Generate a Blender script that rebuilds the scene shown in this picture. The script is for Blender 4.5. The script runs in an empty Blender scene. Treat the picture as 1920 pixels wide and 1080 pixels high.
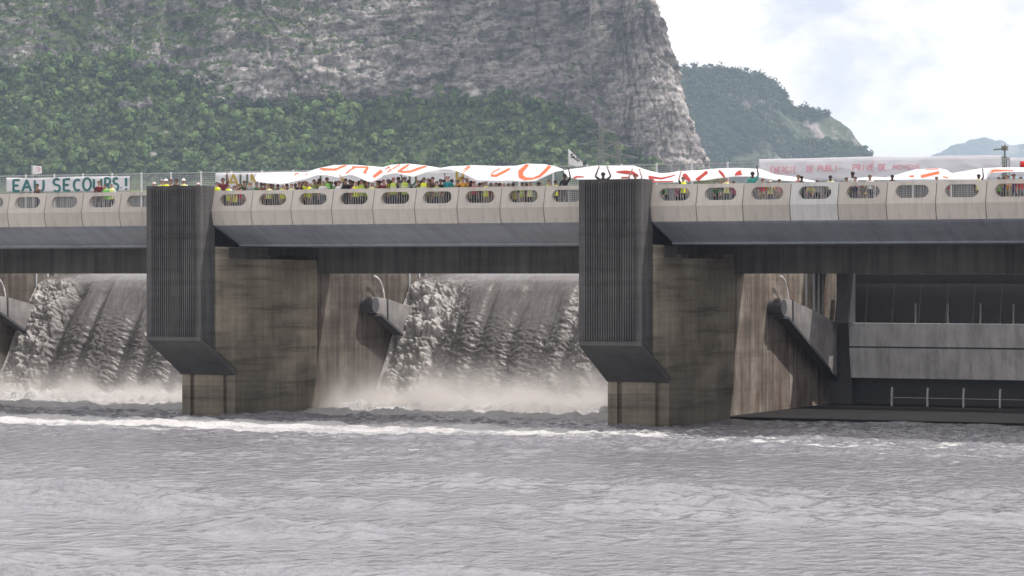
import bpy, bmesh, math, random
import numpy as np
from mathutils import Vector

random.seed(7)
rng = np.random.default_rng(11)
SC = bpy.context.scene
COL = SC.collection

# ------------------------------------------------------------------ camera calibration
FPX, HZ, Z0, CAMH = 5444.0, 513.0, 140.0, 7.28
ANG = math.atan(8.8e-5 * FPX)
SA, CA = math.sin(ANG), math.cos(ANG)
CX, CY = Z0 * SA, -Z0 * CA
h = CAMH

def at(u, v, y):
    """world point seen at photo pixel (u, v) on the vertical plane y = const"""
    k = (u - 960.0) / FPX
    # ray dir = R*k + F ; R=(CA,SA) F=(-SA,CA)
    dx, dy = CA * k - SA, SA * k + CA
    t = (y - CY) / dy
    return Vector((CX + dx * t, y, h - (v - HZ) / FPX * t))

def xat(u, y): return at(u, HZ, y).x
def atz(u, v, z):
    k = (u - 960.0) / FPX
    t = (h - z) * FPX / (v - HZ)
    return Vector((CX + (CA * k - SA) * t, CY + (SA * k + CA) * t, z))
def cam_frame(X, D, z):
    """point X metres to the right of the view axis, D metres away (arrays allowed)"""
    return CX + CA * X - SA * D, CY + SA * X + CA * D, z

# ------------------------------------------------------------------ numpy noise
_perm = rng.permutation(256).astype(np.int64)
_perm = np.concatenate([_perm, _perm, _perm])
_g = rng.normal(size=(256, 3)); _g /= np.linalg.norm(_g, axis=1)[:, None]

def perlin(x, y, z=0.0):
    x, y, z = np.broadcast_arrays(np.asarray(x, float), np.asarray(y, float), np.asarray(z, float))
    xi, yi, zi = np.floor(x).astype(np.int64), np.floor(y).astype(np.int64), np.floor(z).astype(np.int64)
    xf, yf, zf = x - xi, y - yi, z - zi
    s = lambda t: t * t * t * (t * (t * 6 - 15) + 10)
    a, b, c = s(xf), s(yf), s(zf)
    xi &= 255; yi &= 255; zi &= 255
    out = 0
    for i in (0, 1):
        for j in (0, 1):
            for k in (0, 1):
                hh = _perm[_perm[_perm[xi + i] + yi + j] + zi + k]
                g = _g[hh]
                d = g[..., 0] * (xf - i) + g[..., 1] * (yf - j) + g[..., 2] * (zf - k)
                out = out + d * (a if i else 1 - a) * (b if j else 1 - b) * (c if k else 1 - c)
    return out * 1.5

def fbm(x, y, z=0.0, o=4, lac=2.03, gain=0.5):
    s, a = 0, 1.0
    for i in range(o):
        s = s + a * perlin(x + 17.3 * i, y + 5.1 * i, z + 9.7 * i)
        x, y, z, a = x * lac, y * lac, z * lac, a * gain
    return s

def billow(x, y, z=0.0, o=3, gain=0.5):
    s, a = 0, 1.0
    for i in range(o):
        s = s + a * (1 - 2.2 * np.abs(perlin(x + 31.3 * i, y, z)))
        x, y, z, a = x * 2.1, y * 2.1, z * 2.1, a * gain
    return s

def puff(x, y, z=0.0, o=4, gain=.5):
    """rounded lumps with sharp creases between them"""
    s, a = 0, 1.0
    for i in range(o):
        s = s + a * (2.4 * np.abs(perlin(x + 31.3 * i, y + 7.7 * i, z)) - .62)
        x, y, z, a = x * 2.05, y * 2.05, z * 2.05, a * gain
    return s

def smooth(a, b, x):
    t = np.clip((x - a) / (b - a), 0, 1)
    return t * t * (3 - 2 * t)

# ------------------------------------------------------------------ object helpers
def loc_of(o):
    v = Vector((0, 0, 0))
    while o is not None:
        v = v + o.location; o = o.parent
    return v

def tag(o, label=None, cat=None, group=None, kind=None):
    if label: o['label'] = label
    if cat: o['category'] = cat
    if group: o['group'] = group
    if kind: o['kind'] = kind
    return o

def empty(name, loc, label=None, cat=None, group=None):
    o = bpy.data.objects.new(name, None)
    o.empty_display_size = 0.3
    o.location = loc
    COL.objects.link(o)
    return tag(o, label, cat, group)

def link(name, me, mats, parent=None):
    o = bpy.data.objects.new(name, me)
    COL.objects.link(o)
    if mats is not None:
        for m in (mats if isinstance(mats, (list, tuple)) else [mats]):
            me.materials.append(m)
    if parent is not None:
        o.parent = parent
    return o

def copy_tree(o, parent=None, loc=None):
    c = o.copy(); COL.objects.link(c)
    if parent is not None: c.parent = parent
    if loc is not None: c.location = loc
    for ch in list(o.children):
        copy_tree(ch, c)
    return c

class MB:
    def __init__(s): s.v, s.f, s.m = [], [], []
    def add(s, vs, fs, mi=0):
        n = len(s.v)
        s.v += [tuple(p) for p in vs]
        s.f += [tuple(i + n for i in f) for f in fs]
        s.m += [mi] * len(fs)
        return s
    def box(s, x0, x1, y0, y1, z0, z1, mi=0):
        return s.add([(x0, y0, z0), (x1, y0, z0), (x1, y1, z0), (x0, y1, z0), (x0, y0, z1), (x1, y0, z1), (x1, y1, z1), (x0, y1, z1)],
                     [(0, 3, 2, 1), (4, 5, 6, 7), (0, 1, 5, 4), (1, 2, 6, 5), (2, 3, 7, 6), (3, 0, 4, 7)], mi)
    def prism(s, poly, x0, x1, mi=0):
        """poly of (y, z) swept along x"""
        n = len(poly)
        vs = [(x0, p[0], p[1]) for p in poly] + [(x1, p[0], p[1]) for p in poly]
        fs = [tuple(range(n)), tuple(range(2 * n - 1, n - 1, -1))]
        fs += [(i, i + n, (i + 1) % n + n, (i + 1) % n) for i in range(n)]
        return s.add(vs, fs, mi)
    def tube(s, path, r, n=8, mi=0):
        path = [Vector(p) for p in path]
        rs = r if isinstance(r, (list, tuple)) else [r] * len(path)
        vs, fs = [], []
        for i, p in enumerate(path):
            d = (path[min(i + 1, len(path) - 1)] - path[max(i - 1, 0)]).normalized()
            ref = Vector((0, 0, 1)) if abs(d.z) < .9 else Vector((1, 0, 0))
            a = d.cross(ref).normalized(); b = d.cross(a)
            for k in range(n):
                t = 2 * math.pi * k / n
                vs.append(p + (a * math.cos(t) + b * math.sin(t)) * rs[i])
        for i in range(len(path) - 1):
            for k in range(n):
                fs.append((i * n + k, i * n + (k + 1) % n, (i + 1) * n + (k + 1) % n, (i + 1) * n + k))
        fs.append(tuple(range(n - 1, -1, -1))); fs.append(tuple(range((len(path) - 1) * n, len(path) * n)))
        return s.add(vs, fs, mi)
    def build(s, name, mats, parent=None, smooth=False, bevel=0):
        o0 = loc_of(parent) if parent is not None else Vector((0, 0, 0))
        me = bpy.data.meshes.new(name)
        me.from_pydata([(p[0] - o0.x, p[1] - o0.y, p[2] - o0.z) for p in s.v], [], s.f)
        bm = bmesh.new(); bm.from_mesh(me)
        bmesh.ops.recalc_face_normals(bm, faces=bm.faces)
        bm.to_mesh(me); bm.free()
        o = link(name, me, mats, parent)
        if len(set(s.m)) > 1: me.polygons.foreach_set('material_index', s.m)
        if smooth: me.polygons.foreach_set('use_smooth', [True] * len(me.polygons))
        if bevel:
            b = o.modifiers.new('bevel', 'BEVEL'); b.width = bevel; b.segments = 2; b.limit_method = 'ANGLE'
        return o

def quads_mesh(name, verts, quads, smooth=True):
    me = bpy.data.meshes.new(name)
    nv, nf = len(verts), len(quads)
    me.vertices.add(nv); me.vertices.foreach_set('co', np.ascontiguousarray(verts, dtype=np.float32).ravel())
    me.loops.add(nf * 4); me.loops.foreach_set('vertex_index', np.ascontiguousarray(quads, dtype=np.int32).ravel())
    me.polygons.add(nf)
    me.polygons.foreach_set('loop_start', np.arange(0, nf * 4, 4, dtype=np.int32))
    if smooth: me.polygons.foreach_set('use_smooth', np.ones(nf, dtype=bool))
    me.update(calc_edges=True); me.validate()
    return me

def grid_mesh(name, X, Y, Z, smooth=True):
    n, m = X.shape
    v = np.stack([X, Y, Z], -1).reshape(-1, 3)
    i = np.arange(n * m).reshape(n, m)
    q = np.stack([i[:-1, :-1], i[1:, :-1], i[1:, 1:], i[:-1, 1:]], -1).reshape(-1, 4)
    return quads_mesh(name, v, q, smooth)

def attr(me, name, arr):
    a = me.attributes.new(name, 'FLOAT', 'POINT')
    a.data.foreach_set('value', np.ascontiguousarray(arr, dtype=np.float32).ravel())

# ------------------------------------------------------------------ materials
class N:
    def __init__(s, name):
        s.m = bpy.data.materials.new(name); s.m.use_nodes = True
        s.t = s.m.node_tree; s.b = s.t.nodes['Principled BSDF']; s.o = s.t.nodes['Material Output']
    def n(s, typ, **kw):
        d = s.t.nodes.new(typ)
        for k, v in kw.items(): setattr(d, k, v)
        return d
    def l(s, a, b): s.t.links.new(a, b)
    def coord(s, scale=(1, 1, 1), out='Object', rot=(0, 0, 0)):
        tc = s.n('ShaderNodeTexCoord'); mp = s.n('ShaderNodeMapping')
        mp.inputs['Scale'].default_value = scale; mp.inputs['Rotation'].default_value = rot
        s.l(tc.outputs[out], mp.inputs[0]); return mp.outputs[0]
    def noise(s, scale=1, det=4, rough=.55, map=(1, 1, 1), dist=0, out='Object', rot=(0, 0, 0)):
        d = s.n('ShaderNodeTexNoise'); s.l(s.coord(map, out, rot), d.inputs['Vector'])
        d.inputs['Scale'].default_value = scale; d.inputs['Detail'].default_value = det
        d.inputs['Roughness'].default_value = rough; d.inputs['Distortion'].default_value = dist
        return d.outputs['Fac']
    def ramp(s, fac, stops):
        r = s.n('ShaderNodeValToRGB'); e = r.color_ramp.elements
        while len(e) < len(stops): e.new(.5)
        for el, (p, c) in zip(e, stops):
            el.position = p; el.color = (c[0], c[1], c[2], 1) if hasattr(c, '__len__') else (c, c, c, 1)
        s.l(fac, r.inputs[0]); return r.outputs[0]
    def mix(s, fac, a, b, mode='MIX'):
        x = s.n('ShaderNodeMix', data_type='RGBA', blend_type=mode)
        for sock, val in ((x.inputs['Factor'], fac), (x.inputs['A'], a), (x.inputs['B'], b)):
            if hasattr(val, 'is_output') or hasattr(val, 'links'): s.l(val, sock)
            elif hasattr(val, '__len__'): sock.default_value = (val[0], val[1], val[2], 1)
            else: sock.default_value = val if sock.type == 'VALUE' else (val, val, val, 1)
        return x.outputs['Result']
    def math(s, op, a, b=0.0):
        d = s.n('ShaderNodeMath', operation=op)
        for sock, val in ((d.inputs[0], a), (d.inputs[1], b)):
            if hasattr(val, 'links'): s.l(val, sock)
            else: sock.default_value = val
        return d.outputs[0]
    def attr(s, name):
        d = s.n('ShaderNodeAttribute'); d.attribute_name = name; return d.outputs['Fac']
    def base(s, c):
        if hasattr(c, 'links'): s.l(c, s.b.inputs['Base Color'])
        else: s.b.inputs['Base Color'].default_value = (c[0], c[1], c[2], 1)
        return s
    def rough(s, r):
        if hasattr(r, 'links'): s.l(r, s.b.inputs['Roughness'])
        else: s.b.inputs['Roughness'].default_value = r
        return s
    def bump(s, hgt, strength=.4, dist=.05):
        d = s.n('ShaderNodeBump'); d.inputs['Strength'].default_value = strength; d.inputs['Distance'].default_value = dist
        s.l(hgt, d.inputs['Height']); s.l(d.outputs[0], s.b.inputs['Normal']); return s

def plain(name, c, r=.7, metal=0, var=.12, scale=6):
    k = N(name); f = k.noise(scale, 3)
    k.base(k.ramp(f, [(.3, [x * (1 - var) for x in c]), (.7, [min(1, x * (1 + var)) for x in c])])).rough(r)
    k.b.inputs['Metallic'].default_value = metal
    return k.m

def concrete(name, dark, mid, light, streak=.6, bands=.4, stain=None, seed=0, wet=None):
    k = N(name)
    big = k.noise(.35 + seed * .01, 6, .6)
    c = k.ramp(big, [(.28, dark), (.52, mid), (.78, light)])
    vs = k.noise(1.0, 5, .65, map=(2.6, 2.6, .14))            # vertical run-off streaks
    c = k.mix(streak, c, k.ramp(vs, [(.3, .42), (.55, .95), (.75, 1.25)]), 'MULTIPLY')
    hb = k.noise(1.0, 4, .7, map=(.10, .10, 1.9))             # lifts of the formwork
    c = k.mix(bands, c, k.ramp(hb, [(.32, .5), (.5, 1.0), (.72, 1.2)]), 'MULTIPLY')
    if stain is not None:
        st = k.noise(1.0, 5, .6, map=(1.1, 1.1, .22))
        c = k.mix(k.ramp(st, [(.5, 0), (.68, .8)]), c, stain)
    if wet is not None:                                              # damp, algae-dark concrete above the water line
        sp = k.n('ShaderNodeSeparateXYZ'); k.l(k.coord(), sp.inputs[0])
        zz_ = k.math('ADD', sp.outputs['Z'], k.math('MULTIPLY', k.math('SUBTRACT', k.noise(.45, 5, .6), .5), 5.5))
        c = k.mix(k.ramp(k.math('MULTIPLY', zz_, 1 / wet), [(.25, .50), (1.0, 1.0)]), (0, 0, 0), c)
    fine = k.noise(9, 5, .7)
    c = k.mix(.35, c, k.ramp(fine, [(.3, .7), (.7, 1.15)]), 'MULTIPLY')
    k.base(c).rough(.88).bump(fine, .5, .03)
    k.b.inputs['Specular IOR Level'].default_value = .25
    return k.m

M = {}
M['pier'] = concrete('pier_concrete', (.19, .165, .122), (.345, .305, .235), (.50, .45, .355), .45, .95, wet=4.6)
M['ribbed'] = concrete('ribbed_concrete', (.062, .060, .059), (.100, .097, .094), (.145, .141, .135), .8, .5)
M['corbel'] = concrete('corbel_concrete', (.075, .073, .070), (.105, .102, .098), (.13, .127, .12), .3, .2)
M['wall'] = concrete('stained_wall_concrete', (.12, .095, .076), (.28, .24, .195), (.54, .49, .43), 1.0, .45, stain=(.11, .06, .036))
M['beam'] = concrete('beam_concrete', (.135, .132, .12), (.185, .18, .166), (.24, .235, .215), .8, .3)
M['wet'] = concrete('wet_wall_concrete', (.075, .062, .052), (.15, .128, .108), (.33, .295, .25), 1.0, .5, stain=(.075, .05, .036))
M['sill'] = concrete('shade_dark_concrete', (.010, .009, .0085), (.015, .014, .013), (.024, .022, .02), .2, .2)  # near-black base colour stands in for shade on the gate floor
M['grey_conc'] = concrete('grey_concrete', (.13, .13, .13), (.19, .19, .19), (.25, .25, .25), .4, .2)

def parapet_mat(name, c):
    k = N(name)
    f = k.noise(.9, 5, .6); g = k.noise(1, 5, .65, map=(3.2, 3.2, .45)); fine = k.noise(30, 4, .7)
    col = k.ramp(f, [(.3, [x * .90 for x in c]), (.7, [x * 1.06 for x in c])])
    col = k.mix(.45, col, k.ramp(g, [(.32, .62), (.52, 1.0), (.7, 1.08)]), 'MULTIPLY')
    col = k.mix(.25, col, k.ramp(fine, [(.3, .85), (.7, 1.1)]), 'MULTIPLY')
    oi = k.n('ShaderNodeObjectInfo'); col = k.mix(1.0, col, k.ramp(oi.outputs['Random'], [(0, .92), (1, 1.07)]), 'MULTIPLY')
    k.base(col).rough(.8).bump(fine, .3, .01); return k.m
M['parapet'] = parapet_mat('parapet_concrete', (.465, .432, .385))
M['parapet_pale'] = parapet_mat('pale_parapet_concrete', (.53, .53, .515))

k = N('blue_grey_steel')
f = k.noise(1, 5, .6, map=(.3, 1, 2)); g = k.noise(1, 5, .6, map=(2.2, .3, .3))
c = k.ramp(f, [(.3, (.245, .27, .30)), (.7, (.315, .34, .375))])
c = k.mix(.65, c, k.ramp(g, [(.3, .68), (.6, 1.08)]), 'MULTIPLY')
k.base(c).rough(.5); M['steel'] = k.m

k = N('weathered_gate_steel')
f = k.noise(.5, 6, .6); g = k.noise(1, 5, .7, map=(2.4, 2.4, .2))
c = k.ramp(f, [(.3, (.50, .50, .505)), (.7, (.72, .715, .71))])
c = k.mix(.7, c, k.ramp(g, [(.3, .5), (.5, .95), (.75, 1.3)]), 'MULTIPLY')
k.base(c).rough(.6); M['gate'] = k.m
M['arm'] = plain('pale_gate_paint', (.29, .275, .265), .6, 0, .4, .8)
M['gate_dark'] = plain('dark_gate_steel', (.085, .085, .09), .6)
M['galv_dim'] = plain('dull_galvanised_steel', (.20, .20, .205), .6, 0, .2, 3)
M['galv'] = plain('galvanised_steel', (.50, .51, .52), .5, 0, .15, 3)
M['post'] = plain('pale_painted_steel', (.70, .71, .70), .5)
M['bar'] = plain('dull_railing_steel', (.30, .30, .305), .5, 0, .15, 3)
M['mesh'] = plain('fence_wire_steel', (.42, .44, .44), .55)
M['pipe'] = plain('white_pipe_plastic', (.72, .70, .70), .4)
M['asphalt'] = plain('asphalt', (.05, .05, .05), .9, 0, .25, 12)
M['pylon'] = plain('pylon_steel', (.16, .15, .13), .6)

# water, foam -------------------------------------------------------
k = N('muddy_river_water')
fm = k.attr('foam')
n1 = k.noise(1.0, 6, .65, map=(.9, 2.2, 1)); n2 = k.noise(1.0, 5, .7, map=(5, 9, 3))
thr = k.math('SUBTRACT', k.math('ADD', fm, k.math('MULTIPLY', n2, .9)), .90)
mask = k.ramp(thr, [(.0, 0), (.48, 1)])
mud = k.ramp(n1, [(.3, (.165, .165, .18)), (.7, (.25, .247, .264))])
k.base(k.mix(mask, mud, (.74, .73, .72)))
k.rough(k.ramp(mask, [(0, .13), (1, .75)]))
k.b.inputs['IOR'].default_value = 1.33
r1 = k.noise(1.0, 4, .5, map=(1.7, 1.25, 1)); r2 = k.noise(1.0, 4, .6, map=(6, 5, 1))
n5 = k.noise(1.0, 5, .75, map=(6, 7, 6))
hh_ = k.math('ADD', k.math('ADD', r1, k.math('MULTIPLY', r2, .16)), k.math('MULTIPLY', k.math('MULTIPLY', n5, mask), .55))
k.bump(hh_, .9, .34)
pn = k.noise(.07, 3, .5, map=(.6, 1.2, 1))
bn = [n_ for n_ in k.t.nodes if n_.type == 'BUMP'][0]
k.l(k.math('MAXIMUM', k.ramp(pn, [(.36, .5), (.60, 1.0)]), mask), bn.inputs['Strength'])
M['water'] = k.m

k = N('falling_muddy_water')
fm = k.attr('foam'); n2 = k.noise(1.0, 6, .7, map=(3, 3, 3)); n3 = k.noise(1.0, 4, .6, map=(7, 2, 1.2))
c = k.ramp(n3, [(.3, (.095, .088, .081)), (.7, (.165, .154, .145))])
mask = k.ramp(k.math('ADD', k.math('MULTIPLY', fm, .75), k.math('MULTIPLY', n2, .45)), [(.36, 0), (.95, 1)])
k.base(k.mix(mask, c, (.50, .48, .455)))
k.rough(k.ramp(mask, [(0, .26), (.35, .75)]))
k.b.inputs['IOR'].default_value = 1.33
k.bump(k.noise(1.0, 5, .65, map=(3, 3, 6)), .5, .08)
M['fall'] = k.m

# cloth ---------------------------------------------------------------
def cloth(name, c, trans=.35, alpha=1.0):
    k = N(name)
    w = k.noise(2.2, 4, .6)
    k.base(k.ramp(w, [(.3, [x * .93 for x in c]), (.7, c)])).rough(.9)
    k.b.inputs['Specular IOR Level'].default_value = .15
    tr = k.n('ShaderNodeBsdfTranslucent'); tr.inputs[0].default_value = (c[0], c[1], c[2], 1)
    mx = k.n('ShaderNodeMixShader'); mx.inputs[0].default_value = trans
    k.l(k.b.outputs[0], mx.inputs[1]); k.l(tr.outputs[0], mx.inputs[2])
    out = mx.outputs[0]
    if alpha < 1:
        tp = k.n('ShaderNodeBsdfTransparent'); m2 = k.n('ShaderNodeMixShader'); m2.inputs[0].default_value = alpha
        k.l(tp.outputs[0], m2.inputs[1]); k.l(out, m2.inputs[2]); out = m2.outputs[0]
    k.l(out, k.o.inputs[0]); k.bump(w, .3, .05)
    return k.m
M['cloth'] = cloth('white_banner_cloth', (.74, .74, .745), .22)
M['cloth_grey'] = cloth('offwhite_banner_cloth', (.90, .90, .91), .42)
M['plastic'] = cloth('clear_plastic_sheet', (.86, .86, .89), .5, .72)
M['flag'] = cloth('white_flag_cloth', (.9, .9, .9), .4)
M['redflag'] = cloth('red_flag_cloth', (.75, .06, .05), .4)
M['ink_teal'] = plain('teal_paint', (.035, .17, .17), .7)
M['ink_gold'] = plain('gold_paint', (.46, .34, .05), .7)
M['ink_green'] = plain('dark_green_paint', (.10, .14, .09), .7)
M['ink_orange'] = cloth('orange_red_paint', (.83, .20, .10), .3)
M['ink_red'] = cloth('dark_red_paint', (.42, .06, .05), .2)
M['ink_pink'] = cloth('pink_paint', (.88, .44, .50), .4)
M['ink_black'] = plain('black_paint', (.03, .03, .04), .7)

# terrain ----------------------------------------------------------------
k = N('cliff_rock')
fm = k.attr('veg')
n1 = k.noise(.022, 8, .62, map=(1, 1, 1.3)); n2 = k.noise(.45, 6, .68); n3 = k.noise(.12, 7, .7, map=(1, 1, .35)); n4 = k.noise(.11, 6, .65, map=(.25, .25, 2.4))
rock = k.ramp(n1, [(.34, (.17, .152, .145)), (.5, (.31, .283, .272)), (.66, (.50, .46, .44))])
rock = k.mix(.6, rock, k.ramp(n3, [(.32, .45), (.5, .95), (.7, 1.25)]), 'MULTIPLY')
rock = k.mix(.5, rock, k.ramp(n4, [(.34, .5), (.5, 1.0), (.7, 1.2)]), 'MULTIPLY')
rock = k.mix(.55, rock, k.ramp(n2, [(.36, .3), (.5, .95), (.64, 1.4)]), 'MULTIPLY')
n6 = k.noise(.30, 5, .65, map=(.3, .3, 2.2), rot=(.1, .22, 0)); rock = k.mix(.5, rock, k.ramp(n6, [(.38, .3), (.48, 1.0), (.66, 1.25)]), 'MULTIPLY')
vo = k.n('ShaderNodeTexVoronoi', feature='DISTANCE_TO_EDGE'); vo.inputs['Scale'].default_value = .05
wv = k.n('ShaderNodeVectorMath', operation='MULTIPLY_ADD'); nz_ = k.n('ShaderNodeTexNoise'); nz_.inputs['Scale'].default_value = .06; nz_.inputs['Detail'].default_value = 5
cc_ = k.coord((1, 1, .55), rot=(.0, .5, .3)); k.l(cc_, nz_.inputs['Vector']); k.l(nz_.outputs['Color'], wv.inputs[0]); wv.inputs[1].default_value = (14, 14, 14); k.l(cc_, wv.inputs[2]); k.l(wv.outputs[0], vo.inputs['Vector'])
rock = k.mix(.75, rock, k.ramp(vo.outputs['Distance'], [(.0, .42), (.07, 1.0)]), 'MULTIPLY')
wa = k.n('ShaderNodeTexWave', wave_type='BANDS', bands_direction='Z'); k.l(k.coord((1, 1, 1), rot=(.12, .22, 0)), wa.inputs['Vector']); wa.inputs['Scale'].default_value = .045; wa.inputs['Distortion'].default_value = 9; wa.inputs['Detail'].default_value = 5; wa.inputs['Detail Scale'].default_value = .35
rock = k.mix(.45, rock, k.ramp(wa.outputs['Fac'], [(.05, .5), (.3, 1.0), (.9, 1.12)]), 'MULTIPLY')
veg = k.ramp(n2, [(.3, (.045, .060, .028)), (.7, (.10, .125, .05))])
vm = k.ramp(k.math('ADD', fm, k.math('MULTIPLY', k.math('SUBTRACT', k.noise(.16, 6, .7), .5), 1.5)), [(.45, 0), (.6, 1)])
k.base(k.mix(vm, rock, veg)).rough(.95).bump(k.math('ADD', k.math('MULTIPLY', n2, .3), n3), .4, 1.2)
k.b.inputs['Specular IOR Level'].default_value = .1
M['rock'] = k.m

def leafmat(name, a, b):
    k = N(name); t = k.attr('tint')
    n = k.noise(.5, 3, .6)
    c = k.ramp(k.math('ADD', k.math('MULTIPLY', t, .75), k.math('MULTIPLY', n, .25)), [(.1, a), (.9, b)])
    k.base(c).rough(.8); k.b.inputs['Specular IOR Level'].default_value = .15
    tr = k.n('ShaderNodeBsdfTranslucent'); k.l(c, tr.inputs[0])
    mx = k.n('ShaderNodeMixShader'); mx.inputs[0].default_value = .12
    k.l(k.b.outputs[0], mx.inputs[1]); k.l(tr.outputs[0], mx.inputs[2]); k.l(mx.outputs[0], k.o.inputs[0])
    return k.m
M['leaf'] = leafmat('forest_leaves', (.022, .046, .022), (.165, .245, .082))
M['leaf_far'] = leafmat('far_leaves', (.035, .065, .03), (.09, .13, .05))
M['bark'] = plain('bark', (.12, .09, .07), .9)

k = N('ridge_ground')
fm = k.attr('veg'); n1 = k.noise(.012, 7, .65); n2 = k.noise(.06, 6, .7)
v = k.ramp(n2, [(.3, (.035, .055, .028)), (.7, (.10, .13, .06))]); r = k.ramp(n1, [(.3, (.20, .17, .16)), (.7, (.36, .32, .29))])
k.base(k.mix(k.ramp(k.math('ADD', fm, k.math('MULTIPLY', k.math('SUBTRACT', n2, .5), 1.2)), [(.4, 0), (.6, 1)]), r, v)).rough(.95)
k.bump(n2, .8, 6); M['ridge'] = k.m
k = N('valley_ground'); n2 = k.noise(.02, 6, .6)
k.base(k.ramp(n2, [(.3, (.06, .08, .03)), (.7, (.16, .17, .07))])).rough(.95); M['ground'] = k.m
k = N('bank_grass'); n2 = k.noise(.6, 6, .7)
k.base(k.ramp(n2, [(.3, (.10, .125, .04)), (.7, (.19, .21, .07))])).rough(.95).bump(n2, .8, .3); M['grass'] = k.m

# people colours
def dye(name, c): return plain(name, c, .85, 0, .15, 9)
TOPS = {'black': (.02, .02, .023), 'dark red': (.16, .022, .03), 'grey': (.30, .31, .32), 'brown': (.12, .075, .06), 'white': (.75, .75, .75), 'teal': (.02, .24, .27),
        'green': (.06, .28, .10), 'pink': (.62, .30, .32), 'red': (.50, .05, .05), 'dark green': (.05, .09, .05), 'navy': (.03, .04, .10), 'magenta': (.42, .05, .16), 'purple': (.12, .08, .16),
        'pale yellow': (.70, .68, .34), 'orange': (.62, .30, .04), 'sea green': (.05, .33, .27)}
VESTS = {'bright yellow vest': (.72, .80, .04), 'yellow-green vest': (.44, .56, .08), 'pale yellow vest': (.74, .76, .28), 'olive green vest': (.28, .34, .10), 'lime green vest': (.25, .60, .12)}
HAIRS = {'dark hair': (.02, .017, .016), 'brown hair': (.09, .05, .032), 'grey hair': (.32, .31, .30), 'white cap': (.8, .8, .8), 'dark red hat': (.18, .03, .04), 'pale hat': (.6, .5, .48)}
DY = {n: dye(n.replace(' ', '_').replace('-', '_') + '_cloth', c) for n, c in {**TOPS, **VESTS}.items()}
HY = {n: dye(n.replace(' ', '_') + '_colour', c) for n, c in HAIRS.items()}
SKIN = [dye('light_skin', (.50, .30, .23)), dye('tan_skin', (.33, .19, .13)), dye('dark_skin', (.075, .042, .03))]
JEANS = [dye('dark_denim', (.05, .06, .10)), dye('grey_trousers', (.16, .16, .17)), dye('black_trousers', (.025, .025, .028)), dye('beige_trousers', (.36, .30, .22))]
SHOE = dye('shoe_leather', (.04, .035, .03)); EYE = dye('dark_eye', (.015, .012, .012)); REFL = dye('reflective_tape', (.70, .71, .72))

# ------------------------------------------------------------------ the dam piers
PW, PITCH, PX0 = 3.25, 24.33, -20.79          # pier width, pier spacing, left face of the pier at the left of the photo
DECK, WALK = h + 2.80, h + 3.0
PTOP = h + 4.48

def make_pier():
    root = empty('dam_pier', (PX0, 0, 0))
    X0, X1 = PX0, PX0 + PW
    b = MB().prism([(0.0, PTOP), (0.0, 4.08), (1.35, 3.42), (1.35, PTOP)], X0, X1)
    n = 21
    for i in range(n):                                          # vertical ribs of the form liner
        x = X0 + .30 + i * (PW - .62) / n
        b.box(x, x + .066, -.10, .0, 4.10, h + 1.74)
        for za, zb in ((1.80, 2.50), (2.53, 3.38), (3.41, 4.38)): b.box(x, x + .066, -.10, .0, h + za, h + zb)
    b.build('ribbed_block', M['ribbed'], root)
    b = MB().prism([(1.35, h + 3.0), (1.35, 3.42), (1.5, 3.345), (1.5, h + 3.0)], X0 + .13, X1 - .13)     # recessed joint
    b.prism([(1.5, h + 1.38), (1.5, 3.345), (3.6, 2.30), (3.6, -3), (12.0, -3), (12.0, h + .72), (2.75, h + .78), (2.75, h + 1.38)], X0, X1)
    b.build('pier_body', M['pier'], root)
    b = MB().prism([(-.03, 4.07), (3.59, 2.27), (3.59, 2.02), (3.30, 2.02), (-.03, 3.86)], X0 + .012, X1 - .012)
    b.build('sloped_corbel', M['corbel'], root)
    b = MB()
    for x0, x1 in ((.0, .52), (.76, 2.52), (2.74, PW)):                       # base face with two vertical slots
        b.box(X0 + x0 + .004, X0 + x1 - .004, 3.38, 3.597, -3, 2.03)
    b.build('base_facing', M['pier'], root, bevel=.03)
    b = MB().prism([(12.003, h + 1.0), (12.003, -3), (36, -3), (37.2, -1.5), (37.2, h + 1.6), (14.6, h + 1.6), (14.0, h + 1.0)], X0 + .10, X1 - .10)
    b.build('upstream_wall', M['wet'], root)
    MB().box(X0 + .05, X1 - .05, 12.3, 13.4, h + .724, h + 2.595).build('bearing_wall', M['beam'], root)
    for sx, xs in ((1, X1 - .10), (-1, X0 + .10)):
        g = MB()
        for y, w, z0 in ((22.9, .10, h - 2.0), (24.1, .14, h - 2.0), (24.9, .16, h - 2.9), (25.6, .07, h - 2.4)):
            g.box(xs + sx * .0, xs + sx * .09, y, y + w, z0, h + 1.4)
        g.build('slot_guide', M['galv'], root)
        pts = [(xs + sx * .35, 18.05 + 1.25 * math.sin(t), h - 1.65 + 1.5 * math.cos(t)) for t in [i * math.pi / 2 / 9 for i in range(10)]]
        MB().tube([(p[0], p[1], p[2]) for p in pts] + [(xs + sx * .35, 19.3, h - 1.9)], .06, 8).build('drain_pipe', M['pipe'], root, smooth=True)
    return root

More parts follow.
